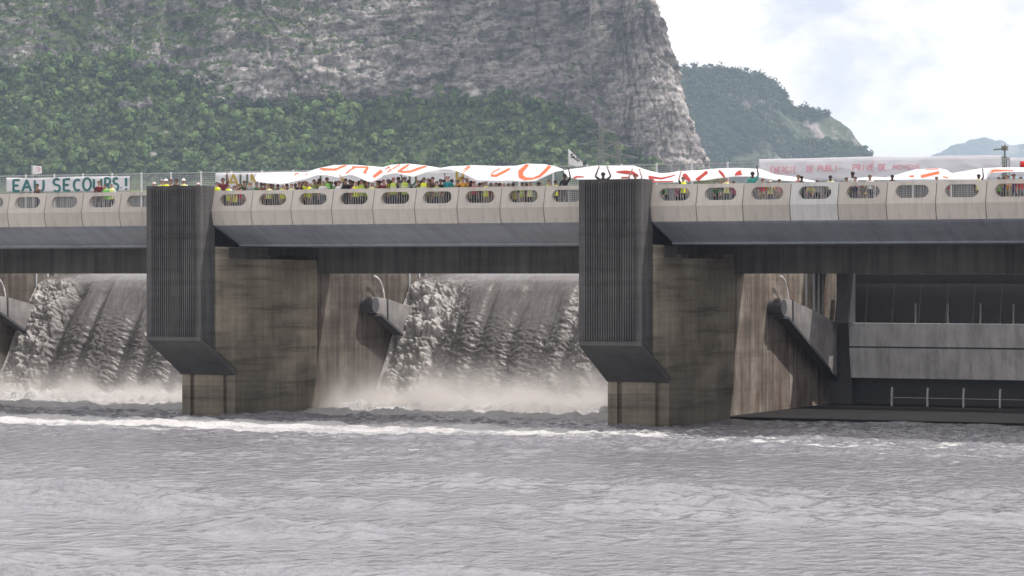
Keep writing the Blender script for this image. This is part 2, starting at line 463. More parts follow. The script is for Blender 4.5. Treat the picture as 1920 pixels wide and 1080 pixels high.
pier0 = make_pier()
PIERS = {0: pier0}
for kx in (-1, 1, 2):
    PIERS[kx] = copy_tree(pier0, loc=(PX0 + PITCH * kx - (1.7 if kx == -1 else 0), 0, 0))
for ch in PIERS[1].children:
    if ch.name.startswith('upstream_wall'):
        ch.material_slots[0].link = 'OBJECT'; ch.material_slots[0].material = M['wall']
tag(PIERS[-1], 'stained concrete pier cut by the photo edge beyond the far waterfall', 'pier', 'concrete piers of the dam')
tag(PIERS[0], 'ribbed dark concrete pier standing between the two waterfalls', 'pier', 'concrete piers of the dam')
tag(PIERS[1], 'ribbed dark concrete pier between the waterfall and the closed dry gate', 'pier', 'concrete piers of the dam')
tag(PIERS[2], 'concrete pier beyond the far end of the dry gate', 'pier', 'concrete piers of the dam')
BAYX = {kx: (PX0 + PITCH * kx + PW, PX0 + PITCH * (kx + 1)) for kx in (-1, 0, 1)}
BAYX[-1] = (BAYX[-1][0] - 1.7, BAYX[-1][1])      # clear bay between two piers

# ------------------------------------------------------------------ concrete cross beams behind the bridge
blab = {-1: 'dark streaked concrete beam above the waterfall cut by the photo edge', 0: 'dark concrete beam spanning above the waterfall between both ribbed piers', 1: 'dark concrete beam above the closed dry gate'}
for kx, (xa, xb) in BAYX.items():
    b = MB().box(xa - .09, xb + .09, 12.2, 13.5, h, h + 2.55)
    o = b.build('cross_beam', M['beam'], None, bevel=.03)
    tag(o, blab[kx], 'beam', 'concrete beams between the piers')

# ------------------------------------------------------------------ road bridge
BX0, BX1 = -62.0, 52.0
bridge = tag(empty('road_bridge', (0, 0, 0)), 'road bridge with beige parapet panels and blue grey steel girder over the dam', 'bridge')
b = MB().box(BX0, BX1, 1.36, 14.5, h + 2.60, DECK)
b.build('deck', M['asphalt'], bridge)
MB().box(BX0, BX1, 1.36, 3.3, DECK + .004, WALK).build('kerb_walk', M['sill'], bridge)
MB().box(BX0, BX1, 14.0, 14.3, DECK + .004, h + 4.48).build('rear_parapet', M['grey_conc'], bridge)
for kx, (xa, xb) in BAYX.items():
    b = MB().prism([(1.30, h + 2.595), (1.30, h + 2.44), (1.42, h + 2.36), (3.62, h + 1.56), (3.72, h + 1.50), (3.72, h + 1.42), (11.8, h + 1.42), (11.8, h + 2.595)], xa + .02, xb - .02)
    b.build('steel_girder', M['steel'], bridge)

def panel_mesh(w):
    """precast parapet panel with a rounded oval opening; crease at y = 0"""
    ZT, ZC, ZB = 4.24, 3.21, 2.47
    yt, yb, th = .27, .17, .24
    cx, cz, hw, hh = 0.02, 3.755, .80 * w / 2.31, .295
    X0, X1 = -w / 2, w / 2
    Yf = lambda z: yt * (z - ZC) / (ZT - ZC) if z >= ZC else yb * (ZC - z) / (ZC - ZB)
    angs = [i * 2 * math.pi / 40 for i in range(40)]
    corners = [math.atan2(z - cz, x - cx) % (2 * math.pi) for x in (X0, X1) for z in (ZC, ZT)]
    angs = sorted(angs + corners)
    def rect(a):
        c, s = math.cos(a), math.sin(a); t = 1e9
        if c > 1e-9: t = min(t, (X1 - cx) / c)
        if c < -1e-9: t = min(t, (X0 - cx) / c)
        if s > 1e-9: t = min(t, (ZT - cz) / s)
        if s < -1e-9: t = min(t, (ZC - cz) / s)
        return cx + c * t, cz + s * t
    def stad(a):
        c, s = math.cos(a), math.sin(a); e = hw - hh
        t = hh / abs(s) if abs(s) > 1e-9 else 1e9
        if abs(c * t) <= e: return cx + c * t, cz + s * t
        sg = 1 if c > 0 else -1
        bq = c * sg * e; t = bq + math.sqrt(max(0, bq * bq - e * e + hh * hh))
        return cx + c * t, cz + s * t
    b = MB(); n = len(angs); vs = []
    for a in angs:
        x, z = stad(a); x2, z2 = rect(a); xi, zi = cx + (x - cx) * 1.0, cz + (z - cz) * 1.0
        vs += [(x2, Yf(z2), z2), (x, Yf(z), z), (xi, Yf(z) + th, zi), (x2, Yf(z2) + th, z2)]
    fs = []
    for i in range(n):
        j = (i + 1) % n
        for q in range(3):
            fs.append((i * 4 + q, j * 4 + q, j * 4 + q + 1, i * 4 + q + 1))
    b.add(vs, fs)
    lo = [(X0, 0, ZC), (X1, 0, ZC), (X1, yb, ZB), (X0, yb, ZB), (X0, th, ZC), (X1, th, ZC), (X1, yb + th, ZB), (X0, yb + th, ZB)]
    b.add(lo, [(0, 1, 2, 3), (4, 7, 6, 5), (0, 3, 7, 4), (1, 5, 6, 2), (3, 2, 6, 7)])
    b.add([(X0, yt, ZT), (X1, yt, ZT), (X1, yt + th, ZT), (X0, yt + th, ZT), (X0, 0, ZC), (X1, 0, ZC), (X1, th, ZC), (X0, th, ZC)], [(0, 1, 2, 3), (0, 3, 7, 4), (1, 5, 6, 2)])
    return b

NP = 9
pw = (PITCH - PW) / NP
def make_panel():
    root_o = empty('tmp', (0, 0, 0))
    p = panel_mesh(pw - .035); p.v = [(x, y, z + h) for x, y, z in p.v]
    o = p.build('parapet_panel', M['parapet'], None)
    bm = bmesh.new(); bm.from_mesh(o.data); bmesh.ops.remove_doubles(bm, verts=bm.verts, dist=.0005); bmesh.ops.recalc_face_normals(bm, faces=bm.faces); bm.to_mesh(o.data); bm.free()
    r = MB()
    for i in range(13):
        x = -.80 + i * 1.62 / 12
        r.box(x - .015, x + .015, .60, .63, h + 3.02, h + 4.05)
    r.box(-pw / 2 + .03, pw / 2 - .03, .585, .655, h + 4.052, h + 4.10)
    r.box(-pw / 2 + .03, pw / 2 - .03, .59, .65, h + 3.28, h + 3.33)
    rr = r.build('railing', M['bar'], o)
    bpy.data.objects.remove(root_o)
    return o
panel0 = make_panel()
first = True
for kx, (xa, xb) in BAYX.items():
    for i in range(NP):
        x = xa + pw * (i + .5) if kx >= 0 else xb - pw * (NP - i - .5)
        if xat(2060, 1) < x or x < xat(-140, 1): continue
        if first: o = panel0; first = False
        else: o = copy_tree(panel0)
        o.parent = bridge; o.location = (x, 1.0, 0)
        o.rotation_euler = (0, 0, random.uniform(-.002, .002))
        if kx == 1 and i == 3:
            o.data = o.data.copy(); o.data.materials[0] = M['parapet_pale']
            o['label'] = 'paler grey parapet panel'

# ------------------------------------------------------------------ radial gates
def make_gate(xa, xb, full):
    root = empty('radial_gate', (xa, 17.3, h - 1.75))
    for sgn, xs in ((1, xa - .10), (-1, xb + .10)):
        a0, a1 = xs + sgn * .34, xs + sgn * .70
        b = MB().prism([(17.15, h - 1.30), (17.9, h - 1.33), (19.0, h - 1.42), (23.2, h - 2.15), (26.1, h - 2.75), (26.1, h - 5.72), (22.9, h - 4.31), (18.2, h - 2.25), (17.4, h - 2.2)], min(a0, a1), max(a0, a1))
        arm = b.build('gate_arm', M['arm'], root)
        fl = MB().prism([(17.6, h - 2.24), (18.15, h - 2.27), (22.85, h - 4.335), (26.1, h - 5.78), (26.1, h - 5.92), (22.8, h - 4.48), (18.1, h - 2.40), (17.5, h - 2.36)], min(a0, a1) - .12, max(a0, a1) + .12)
        fl.prism([(18.95, h - 1.40), (19.0, h - 2.58), (19.12, h - 2.63), (19.07, h - 1.42)], min(a0, a1) - .05, max(a0, a1) + .05)
        fl.build('flange', M['gate_dark'], arm)
        c0 = Vector((xs + sgn * .01, 17.45, h - 1.78)); c1 = Vector((xs + sgn * .80, 17.45, h - 1.78))
        MB().tube([c0, c1], .42, 20).build('trunnion', M['gate_dark'], root)
    x0, x1 = xa + 1.25, xb - 1.25
    b = MB().prism([(26.15, h - 2.72), (26.35, h - 4.00), (26.75, h - 4.0), (26.75, h - 2.72)], x0, x1)
    for i in range(11):
        xx = x0 + .25 + i * (x1 - x0) / 11
        b.box(xx, xx + .16, 26.10, 26.145, h - 2.80, h - 2.70)
    b.build('upper_girder', M['gate'], root)
    b = MB().prism([(26.30, h - 4.10), (26.62, h - 5.75), (27.2, h - 5.75), (27.2, h - 4.1)], x0, x1)
    b.build('lower_girder', M['gate'], root)
    MB().box(x0, x1, 26.42, 26.9, h - 4.097, h - 4.003).build('girder_seam', M['gate_dark'], root)
    sk = [(28.0 + .9 * math.sin((i / 10) * math.pi / 2 * .9), .056 + (i / 10) * (8.5 if full else 5.8)) for i in range(11)]
    b = MB().prism(sk + [(y + .35, z) for y, z in reversed(sk)], xa + .05, xb - .05)
    b.build('skin_plate', M['gate_dark'], root)
    if full:
        b = MB(); n = 12
        for i in range(n):
            xx = xa + 1.6 + i * (xb - xa - 2.6) / n
            b.prism([(27.9, h - 2.7), (28.7, h + .6), (28.75, h + .6), (28.0, h - 2.7)], xx, xx + .05)
        b.build('stiffener', M['galv_dim'], root)
        b = MB().box(xa + .6, xb - .6, 27.6, 28.2, h - .55, h - .05)
        for i in range(12):
            xx = xa + 2.0 + i * 1.9
            if xx < xb - 1: b.box(xx, xx + .7, 27.5, 27.597, h - .42, h - .22)
        b.build('top_girder', M['gate_dark'], root)
        b = MB()
        for i in range(12):
            xx = xa + 4.9 + i * 1.83
            if xx < xb - .5: MB().box(xx, xx + .07, 26.6, 26.67, h - 2.717, h - 1.62).build('catwalk_post', M['galv_dim'], root)
        b = MB().prism([(25.2, h + 1.0), (25.2, h - 2.72), (26.6, h - 2.72), (26.6, h + 1.0)], xa + .9, xa + 1.5)
        b.box(xa - .08, xa + 1.2, 26.9, 27.5, .06, h - 2.75)
        b.build('side_frame', M['gate_dark'], root)
    return root
glab = {-1: 'grey steel gate arm of the waterfall cut by the photo edge', 0: 'grey steel gate arm dipping into the waterfall between both ribbed piers', 1: 'closed grey steel radial gate with two plate girders over dry sill'}
for kx, (xa, xb) in BAYX.items():
    tag(make_gate(xa, xb, kx == 1), glab[kx], 'sluice gate', 'radial gates of the dam')

xa, xb = BAYX[1]
o = MB().box(xa - .1, xb + .1, 23.2, 26.6, h + 1.02, h + 1.5).build('shade_slab', M['grey_conc'], None)  # unseen slab added only to cast shade into the dry gate bay
tag(o, 'unseen concrete slab added to shade the closed gate bay, behind the road bridge', 'shade slab')
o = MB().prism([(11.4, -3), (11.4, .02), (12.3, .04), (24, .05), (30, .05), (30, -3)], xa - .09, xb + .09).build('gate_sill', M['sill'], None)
tag(o, 'low concrete sill coloured dark for shade, at water level under the closed gate', 'sill')
MB_r = MB()
rail = tag(empty('sill_railing', (xa + 3, 25.6, .05)), 'row of short pale posts with thin rod under the closed gate', 'railing')
for i in range(9):
    xx = xat(1670, 25.6) + i * 2.02
    if xx < xb - .4:
        MB().prism([(25.60, .056), (25.60, .6), (25.68, 1.08), (25.76, 1.08), (25.70, .6), (25.72, .056)], xx, xx + .10).build('post', M['galv'], rail)
MB().box(xat(1670, 25.6), xb - .4, 25.77, 25.80, .50, .53).build('rod', M['galv'], rail)

# ------------------------------------------------------------------ mesh fence at the rear of the deck
FY, FT = 13.7, h + 5.72
fence = tag(empty('mesh_fence', (0, FY, DECK)), 'tall pale steel mesh fence along the rear edge of the bridge', 'fence')
xp = xat(48.5, FY)
ps = []
while xp < BX1 - 16:
    ps.append(xp); xp += 1.985
proto = None
for x in ps:
    if proto is None:
        proto = MB().box(x - .045, x + .045, FY - .045, FY + .045, DECK, FT + .03).build('post', M['post'], fence, bevel=.01)
    else:
        c = proto.copy(); COL.objects.link(c); c.location = (x - ps[0], 0, 0)
b = MB(); z = DECK + .12
while z < FT - .05:
    b.box(ps[0] - 8, ps[-1], FY + .05, FY + .062, z, z + .017); z += .105
x = ps[0] - 8
while x < ps[-1]:
    b.box(x, x + .008, FY + .063, FY + .074, DECK, FT); x += .11
b.build('wire_mesh', M['mesh'], fence)
MB().box(ps[0] - 8, ps[-1], FY - .02, FY + .045, FT - .055, FT - .002).build('top_rail', M['mesh'], fence)
# ------------------------------------------------------------------ river below the dam
def axis(a, b, st, far_a, far_b):
    mid = np.arange(a, b + st * .5, st)
    def out(x0, x1):
        r, s = [], st
        x = x0
        sg = 1 if x1 > x0 else -1
        while (x1 - x) * sg > 0:
            s = min(s * 1.35, 12); x += sg * s; r.append(x)
        return r
    return np.array(out(a, far_a)[::-1] + list(mid) + out(b, far_b))

wx = axis(-60, 44, .15, -300, 300)
wy = axis(-80, 20.6, .15, -320, 21.2)
WX, WY = np.meshgrid(wx, wy, indexing='ij')
near = smooth(-24, -2, WY)                                        # turbulence grows towards the dam
left = 1 - smooth(0, 11, WX + .25 * WY)                              # and towards the open bays
act = near * (.75 + .25 * left)
patch = .35 + 1.25 * smooth(-.25, .4, fbm(WX * .05, WY * .09, 21.5, 3))
Zw = patch * (.12 * fbm(WX * .26, WY * .34, 1.7, 3) + .055 * fbm(WX * .95 + 9, WY * .95, 4.2, 3))
Zw += .15 * (1 - np.abs(fbm(WX * .12, WY * .34, 7.7, 3))) * smooth(-20, -60, WY) * patch * 1.5
Zw += act * (.16 * fbm(WX * .45, WY * .8, 2.2, 4) + .10 * billow(WX * 1.1, WY * 1.5, 3.3, 3))
bay = np.zeros_like(WX)
for kx in (-1, 0):
    a_, b_ = BAYX[kx]; bay = np.maximum(bay, smooth(a_ - 1.0, a_ + 1.5, WX) * (1 - smooth(b_ - 1.5, b_ + 1.0, WX)))
boil = smooth(1.0, 9.5, WY) * np.clip(bay + .25 * left * (1 - smooth(2, 4, WY)), 0, 1)
Zw += boil * (.26 * (fbm(WX * .30, WY * .30, 5.1, 3) + 1.0) * smooth(8, 14, WY) + .24 * puff(WX * 1.1, WY * 1.1, 6.3, 4, .6) * smooth(10.5, 13.5, WY))
swell = np.exp(-((WY - 4.2 - 1.2 * fbm(WX * .15, 0 * WX, 8.1, 2)) / 2.2) ** 2) * left
Zw += swell * (.06 + .24 * fbm(WX * .28, WY * .2, 2.9, 3))
# foam
front = np.exp(-np.clip((-2.0 - WY + 2.2 * fbm(WX * .2, WY * .3, 15.5, 3)) / 9.5, 0, 9) ** 1.7) * smooth(-60, 4, -0 * WX)
foam = front * (.16 + .84 * left) * (1.04 + .34 * fbm(WX * .35, WY * .8, 17.7, 4)) * (1 - .62 * smooth(-1.5, 1.5, WY))
foam = np.maximum(foam, boil * (.45 + .53 * smooth(5, 9, WY)))
foam = foam - .35 * swell * (1 - smooth(6, 9, WY)) * left
pat = fbm(WX * .16, WY * .42, 9.9, 5)
foam += smooth(-46, -8, WY) * (.13 + .42 * pat) * (.65 + .35 * (1 - left))
rb = np.exp(-((WY + 9 + .25 * (WX - 18)) / 6.5) ** 2) * smooth(2, 10, WX)
foam += rb * (.14 + .50 * fbm(WX * .7, WY * 1.0, 3.1, 5, 2.03, .65))
Zw += rb * .10 * billow(WX * 1.3, WY * 1.5, 4.3, 3)
foam += .42 * smooth(.55, .95, fbm(WX * 1.3, WY * .9, 30.1, 3)) * smooth(-70, -12, WY)
foam += .13 * np.clip(fbm(WX * .8, WY * 1.4, 12.1, 3), 0, 1) * smooth(-62, -20, WY)
Zw -= .24 * smooth(-14, -2, WY)
Zw = np.where((WX > BAYX[1][0] - .2) & (WX < BAYX[1][1] + .2), Zw * smooth(12.5, 8.5, WY) - .35 * smooth(10.9, 11.5, WY), Zw)
me = grid_mesh('river_water', WX, WY, Zw)
attr(me, 'foam', np.clip(foam, 0, 1))
o = link('river_water', me, M['water']); tag(o, kind='structure')

# ------------------------------------------------------------------ water pouring over the lowered gates
prof = [(40, h + .30), (30, h + .27), (27, h + .20), (25.6, h + .10), (24.5, h - .10), (23.6, h - .38), (22.9, h - .85), (22.1, h - 1.8), (21.3, h - 2.8), (20.6, h - 3.8), (19.95, h - 4.95), (19.25, h - 5.9), (18.6, h - 6.9), (18.2, -.5)]
py = np.array([p[0] for p in prof]); pz = np.array([p[1] for p in prof])
ds = np.concatenate([[0], np.cumsum(np.hypot(np.diff(py), np.diff(pz)))])
i0 = ds[2]; st = np.concatenate([np.linspace(0, i0, 14)[:-1], np.arange(i0, ds[-1], .045)])
# smooth the profile
def sm(arr):
    f = np.interp(st, ds, arr); 
    for _ in range(30): f[1:-1] = (f[:-2] + 2 * f[1:-1] + f[2:]) / 4
    return f
fy, fz = sm(py), sm(pz)
ty, tz = np.gradient(fy), np.gradient(fz); L = np.hypot(ty, tz); ny, nz = tz / L, -ty / L        # outward: downstream and up
for kx in (-1, 0):
    a_, b_ = BAYX[kx]
    xs = np.arange(a_ + .03, b_ - .03, .055)
    X, S = np.meshgrid(xs, st, indexing='ij')
    Yb, Zb = np.broadcast_to(fy, X.shape), np.broadcast_to(fz, X.shape)
    drop = np.clip((h + .05 - Zb) / h, 0, 1)
    e = X - (a_ + .10)
    ox = 40 * kx
    wob = .5 * fbm(S * .5, X * 0, 3 + kx, 2)
    rag = 1 - smooth(2.6, 4.3, e + wob + (1.0 if kx == -1 else .0))                      # broken water along the pier
    if kx == 0: rag = np.maximum(rag, .55 * smooth(8.3, 11.5, e + 1.2 * wob) * smooth(.10, .35, drop))
    rag *= smooth(.01, .14, drop)
    fl = fbm(X * .52 + ox - .03 * S, S * .018, 5.5, 2) + .35 * fbm(X * 1.5 + ox, S * .05, 2.5, 2)
    rs = np.random.default_rng(5 + kx); cen = np.cumsum(rs.uniform(1.5, 2.9, 16)); vd = 0
    for ci, c_ in enumerate(cen):
        wv = .30 + .25 * rs.random(); am = rs.uniform(.45, 1.0)
        vd = vd - am * np.exp(-((e - c_ - .25 * fbm(S * .25, S * 0 + ci, 3.3, 2)) / wv) ** 2)
    flute = (.62 * vd + .22 * fl) * smooth(.0, .16, drop)
    rip = smooth(.22, .65, drop) * .62 * (.055 * fbm(X * 1.7 + ox, S * 3.6 + .8 * fbm(X * .6, S * .2, 0, 2), 1.1, 3) + .09 * puff(X * 1.9 + ox, S * 2.8, 8.2, 3)) * (1 + 1.0 * np.clip(fl, 0, 1))
    lump = rag * (.21 * puff(X * 1.7 + ox, S * 1.15, 4.4, 5, .62) + .24 * fbm(X * .6 + ox, S * .5, 6.6, 3))
    base = smooth(.72, 1.0, drop) * .20 * puff(X * 1.3 + ox, S * 1.3, 9.4, 4)
    d = flute + rip + lump + base
    d = d * smooth(-.05, .12, e) + .12 * rag * smooth(.6, .0, e) - .0
    P_y = Yb + ny * d; P_z = Zb + nz * d
    me = grid_mesh('waterfall', X, P_y, P_z)
    fo = rag * (.46 + .46 * np.clip(lump * 1.8 + .30, 0, 1)) + .35 * np.clip(rip * 7, 0, 1) * smooth(.1, .6, drop) + .8 * smooth(.86, 1.0, drop) + .22 * np.exp(-((e - 3.2) / 1.5) ** 2) * smooth(.3, .02, drop) + .12 * np.clip(fl, 0, 1)
    attr(me, 'foam', np.clip(fo, 0, 1))
    o = link('waterfall', me, M['fall']); tag(o, kind='structure')

# reservoir above the dam
o = MB().add([(-300, 39.8, h + .29), (300, 39.8, h + .29), (300, 330, h + .29), (-300, 330, h + .29)], [(0, 1, 2, 3)]).build('reservoir_water', M['water'], None)
attr(o.data, 'foam', np.zeros(4)); tag(o, kind='structure')

# ------------------------------------------------------------------ spray where the falls strike the river
def spray(name, x0, x1, y0, y1, z0, z1, dens):
    k = N('spray'); k.t.nodes.remove(k.b)
    v = k.n('ShaderNodeVolumePrincipled'); v.inputs['Color'].default_value = (.96, .93, .90, 1); v.inputs['Anisotropy'].default_value = .2
    tc = k.n('ShaderNodeTexCoord'); sp = k.n('ShaderNodeSeparateXYZ'); k.l(tc.outputs['Generated'], sp.inputs[0])
    zz = sp.outputs['Z']
    inv = k.math('SUBTRACT', 1.0, zz)
    fal = k.math('ADD', k.math('POWER', inv, 3.2), k.math('MULTIPLY', k.math('POWER', inv, 9.0), 6.0))
    def edge(o_, w):
        a = k.math('MULTIPLY', o_, 1 / w); b = k.math('MULTIPLY', k.math('SUBTRACT', 1.0, o_), 1 / w)
        r = k.math('MINIMUM', a, b); return k.math('MINIMUM', r, 1.0)
    fal = k.math('MULTIPLY', fal, k.math('MULTIPLY', edge(sp.outputs['X'], .04), edge(sp.outputs['Y'], .3)))
    nz = k.n('ShaderNodeTexNoise'); mp = k.n('ShaderNodeMapping'); mp.inputs['Scale'].default_value = (.50, .50, .38)
    k.l(tc.outputs['Object'], mp.inputs[0]); k.l(mp.outputs[0], nz.inputs['Vector']); nz.inputs['Scale'].default_value = 1; nz.inputs['Detail'].default_value = 3
    pf = k.ramp(nz.outputs['Fac'], [(.44, .05), (.60, 1.0)])
    dn = k.math('MULTIPLY', k.math('MULTIPLY', fal, pf), dens)
    k.l(dn, v.inputs['Density']); k.l(v.outputs[0], k.o.inputs['Volume'])
    o = MB().box(x0, x1, y0, y1, z0, z1).build(name, k.m, None)
    return tag(o, kind='stuff')
a_, b_ = BAYX[0]
o = spray('spray_mist', a_ - .2, b_ + .2, 10.5, 21.6, -.4, 4.1, .8); tag(o, 'white spray rising at the foot of the waterfall between both ribbed piers', 'mist')
a_, b_ = BAYX[-1]
o = spray('spray_mist', a_ - .2, b_ + .2, 10.5, 21.4, -.4, 3.4, .65); tag(o, 'white spray at the foot of the waterfall cut by the photo edge', 'mist')
# ------------------------------------------------------------------ valley floor reaching the horizon
o = MB()
gx0, gx1, gy0, gy1 = -8800, 2800, 330, 12800
o.add([(gx0, gy0, h + .6), (gx1, gy0, h + .6), (gx1, gy1, h + .6), (gx0, gy1, h + .6)], [(0, 1, 2, 3)])
o = o.build('valley_ground', M['ground'], None); tag(o, kind='structure')
o = MB().add([(gx0, -380, -3.2), (gx1, -380, -3.2), (gx1, gy0, -3.2), (gx0, gy0, -3.2)], [(0, 1, 2, 3)]).build('river_bed_ground', M['ground'], None); tag(o, kind='structure')
# grassy levee on the far side of the reservoir
lx = np.linspace(-260, -15, 90); ly = np.linspace(0, 1, 16)
LX, LT = np.meshgrid(lx, ly, indexing='ij')
LY = 96 + LT * 34; LZ = h + .2 + (7.6 + .5 * fbm(LX * .05, 0 * LX, 2.2, 3)) * np.sin(LT * math.pi) ** .8 * smooth(-15, -60, LX) + .25 * fbm(LX * .3, LY * .3, 1.2, 3)
o = link('levee_grass_bank', grid_mesh('levee_grass_bank', LX, LY, LZ), M['grass']); tag(o, kind='structure')

# ------------------------------------------------------------------ the cliff mountain
def interp(u, pts): return np.interp(u, [p[0] for p in pts], [p[1] for p in pts])
DZ = .8
zz = np.arange(0, 300, DZ)
R_ = 46.0
sA = np.arange(-350, 58, .7)
th = np.linspace(0, math.pi / 2, 110)[1:]
tl = np.linspace(0, 1, 60)[1:] ** 1.6
cX = np.concatenate([sA, 58 + R_ * np.sin(th), 58 + R_ - 60 * tl])
cD = np.concatenate([1500 + 0 * sA, 1500 + R_ - R_ * np.cos(th), 1500 + R_ + 700 * tl])
iX = np.concatenate([0 * sA, -np.sin(th), -1 + 0 * tl]); iD = np.concatenate([1 + 0 * sA, np.cos(th), 0 * tl])
uu = 960 + FPX * cX / 1520.0
UU, ZZ = np.meshgrid(uu, zz, indexing='ij')
VV = HZ - (ZZ - h) * FPX / 1540.0
CXg, CDg = np.broadcast_to(cX[:, None], UU.shape), np.broadcast_to(cD[:, None], UU.shape)
wav = 9 * fbm(UU * .012, UU * 0, 4.4, 4)
vt = interp(UU, [(-400, 215), (0, 206), (150, 200), (300, 207), (420, 196), (500, 184), (700, 180), (900, 182), (1000, 192), (1060, 206), (1100, 226), (1180, 285), (1250, 325), (1345, 345), (1500, 420)]) + wav
forest = smooth(-6, 6, VV - vt)
shelf_hi = interp(UU, [(-400, 70), (0, 116), (60, 104), (200, 112), (300, 128), (350, 150), (390, 170), (420, 185)]) + wav
shelf_lo = vt - 17 * smooth(-.15, .35, fbm(UU * .02, UU * 0, 12.4, 3))
shelf = smooth(-5, 5, VV - shelf_hi) * smooth(-5, 5, shelf_lo - VV) * smooth(430, 380, UU)
mixed = smooth(900, 250, UU + 2.2 * (VV - 40)) * (1 - forest) * (1 - shelf)
wood = np.maximum(forest, shelf)
cot = 1 / np.tan(np.radians(72 - 22 * mixed - 37 * wood))
cot = np.where(UU > 1230, .318, cot)
dcum = np.cumsum(cot * DZ, axis=1); iref = int(60 / DZ)
dd = dcum - dcum[:, iref:iref + 1]
dd = dd - np.where(UU < 1180, 0, 0)
dd = np.minimum(dd, np.where(UU > 1110, 42, 400))
bx, bd = CXg + iX[:, None] * dd, CDg + iD[:, None] * dd
rk = (1 - wood) * .9 + .1
A = 9.0 * fbm(bx / 46, bd / 46, ZZ / 75, 3)
rid = 1 - np.abs(fbm(bx / 17 + .3 * ZZ / 17, bd / 17, ZZ / 22, 4))
nz0 = smooth(1120, 1330, UU)
A2 = (1.2 + 1.8 * nz0) * (rid - .5) + 1.0 * fbm(bx / (15 - 8 * nz0) + .04 * ZZ, bd / 12, (ZZ - .25 * bx * (1 - nz0)) / (4.2 + 5 * nz0), 4)
tilt = ZZ + .10 * bx + 6 * fbm(bx / 40, bd / 40, ZZ / 60, 3)
fr = (tilt / 9.5) % 1.0; stra = (smooth(0, .75, fr) - smooth(.88, 1, fr)) * 2.6
fr2 = (tilt / 3.3 + .4 * fbm(bx / 12, bd / 12, ZZ / 12, 2)) % 1.0; stra2 = (smooth(0, .7, fr2) - smooth(.85, 1, fr2)) * 1.1
vfr = (bx / 8.0 + bd / 8.0 + .9 * fbm(bx / 20, bd / 20, ZZ / 25, 3)) % 1.0; vert = -1.4 * (1 - smooth(0, .22, np.minimum(vfr, 1 - vfr)))
A3 = (stra + stra2) * (.7 + .6 * fbm(bx / 30, bd / 30, ZZ / 18, 2)) + vert * smooth(.0, .4, fbm(bx / 25, bd / 25, ZZ / 40, 2) + .25) + .22 * fbm(bx / 1.9, bd / 1.9, ZZ / 1.9, 3)
nose = smooth(1150, 1330, UU)
def facets(p, q, seed):
    r2 = np.random.default_rng(seed); H = r2.uniform(-1, 1, (64, 64, 5))
    pi, qi = np.floor(p).astype(int), np.floor(q).astype(int)
    best = np.full(p.shape, 1e9); out = np.zeros(p.shape)
    for a in (-1, 0, 1):
        for b in (-1, 0, 1):
            hh = H[(pi + a) % 64, (qi + b) % 64]
            dp = p - (pi + a + .5 + .48 * hh[..., 0]); dq = q - (qi + b + .5 + .48 * hh[..., 1])
            d = np.maximum(np.abs(dp), np.abs(dq)) * .6 + .4 * np.hypot(dp, dq)
            val = hh[..., 2] * .5 + hh[..., 3] * dp + (hh[..., 4] * .8 - .35) * dq
            m_ = d < best; best = np.where(m_, d, best); out = np.where(m_, val, out)
    return out
wrp = 2.5 * fbm(bx / 15, bd / 15, ZZ / 15, 3)
al = bx + bd * .8
FAC = 3.6 * facets((al + .55 * ZZ + wrp) / 19, (ZZ - .45 * al + wrp) / (14 + 10 * nose), 1) * (1 - .35 * nose) + 1.7 * facets((al + .3 * ZZ + wrp) / 7.5, (ZZ - .3 * al * (1 - nose)) / (3.4 + 7 * nose), 2) + .95 * facets((al + .5 * wrp) / 3.0, (ZZ - .2 * al) / (1.7 + 3 * nose), 3)
disp = rk * (A * (.6 - .5 * nose) + A2 * (1 - .3 * nose) + A3 * (1 - .65 * nose) + FAC * (1 - .1 * nose)) + (1 - rk) * 3.5 * fbm(bx / 22, bd / 22, ZZ / 22, 3)
# buttresses: two slanting fins left of the nose
for (ua, va, ub, vb_, hw_, amp) in ((1085, 133, 1125, 170, 13, 5), (1098, 185, 1140, 222, 12, 6)):
    t = np.clip(((UU - ua) * (ub - ua) + (VV - va) * (vb_ - va)) / ((ub - ua) ** 2 + (vb_ - va) ** 2), 0, 1)
    q = np.hypot(UU - ua - t * (ub - ua), VV - va - t * (vb_ - va))
    disp = disp + amp * smooth(hw_, 0, q)
bx2, bd2 = bx - iX[:, None] * disp, bd - iD[:, None] * disp
gxw, gyw, gzw = cam_frame(bx2, bd2, ZZ + .25 * disp * rk)
vegm = np.clip(.85 * wood + .60 * mixed + .10 + .30 * smooth(.1, .6, fbm(bx / 26, bd / 26, ZZ / 16, 4)) * (1 - .5 * nose) - .20 * smooth(.05, .5, rid - .55), 0, 1)
flat = np.gradient(disp, axis=1) / DZ
vegm = np.clip(vegm - .30 * np.clip(flat, -1.2, 1.2) * (1 - .45 * nose), 0, 1)
me = grid_mesh('cliff_mountain', gxw, gyw, gzw, False)
attr(me, 'veg', vegm)
o = link('cliff_mountain', me, M['rock']); tag(o, kind='structure')

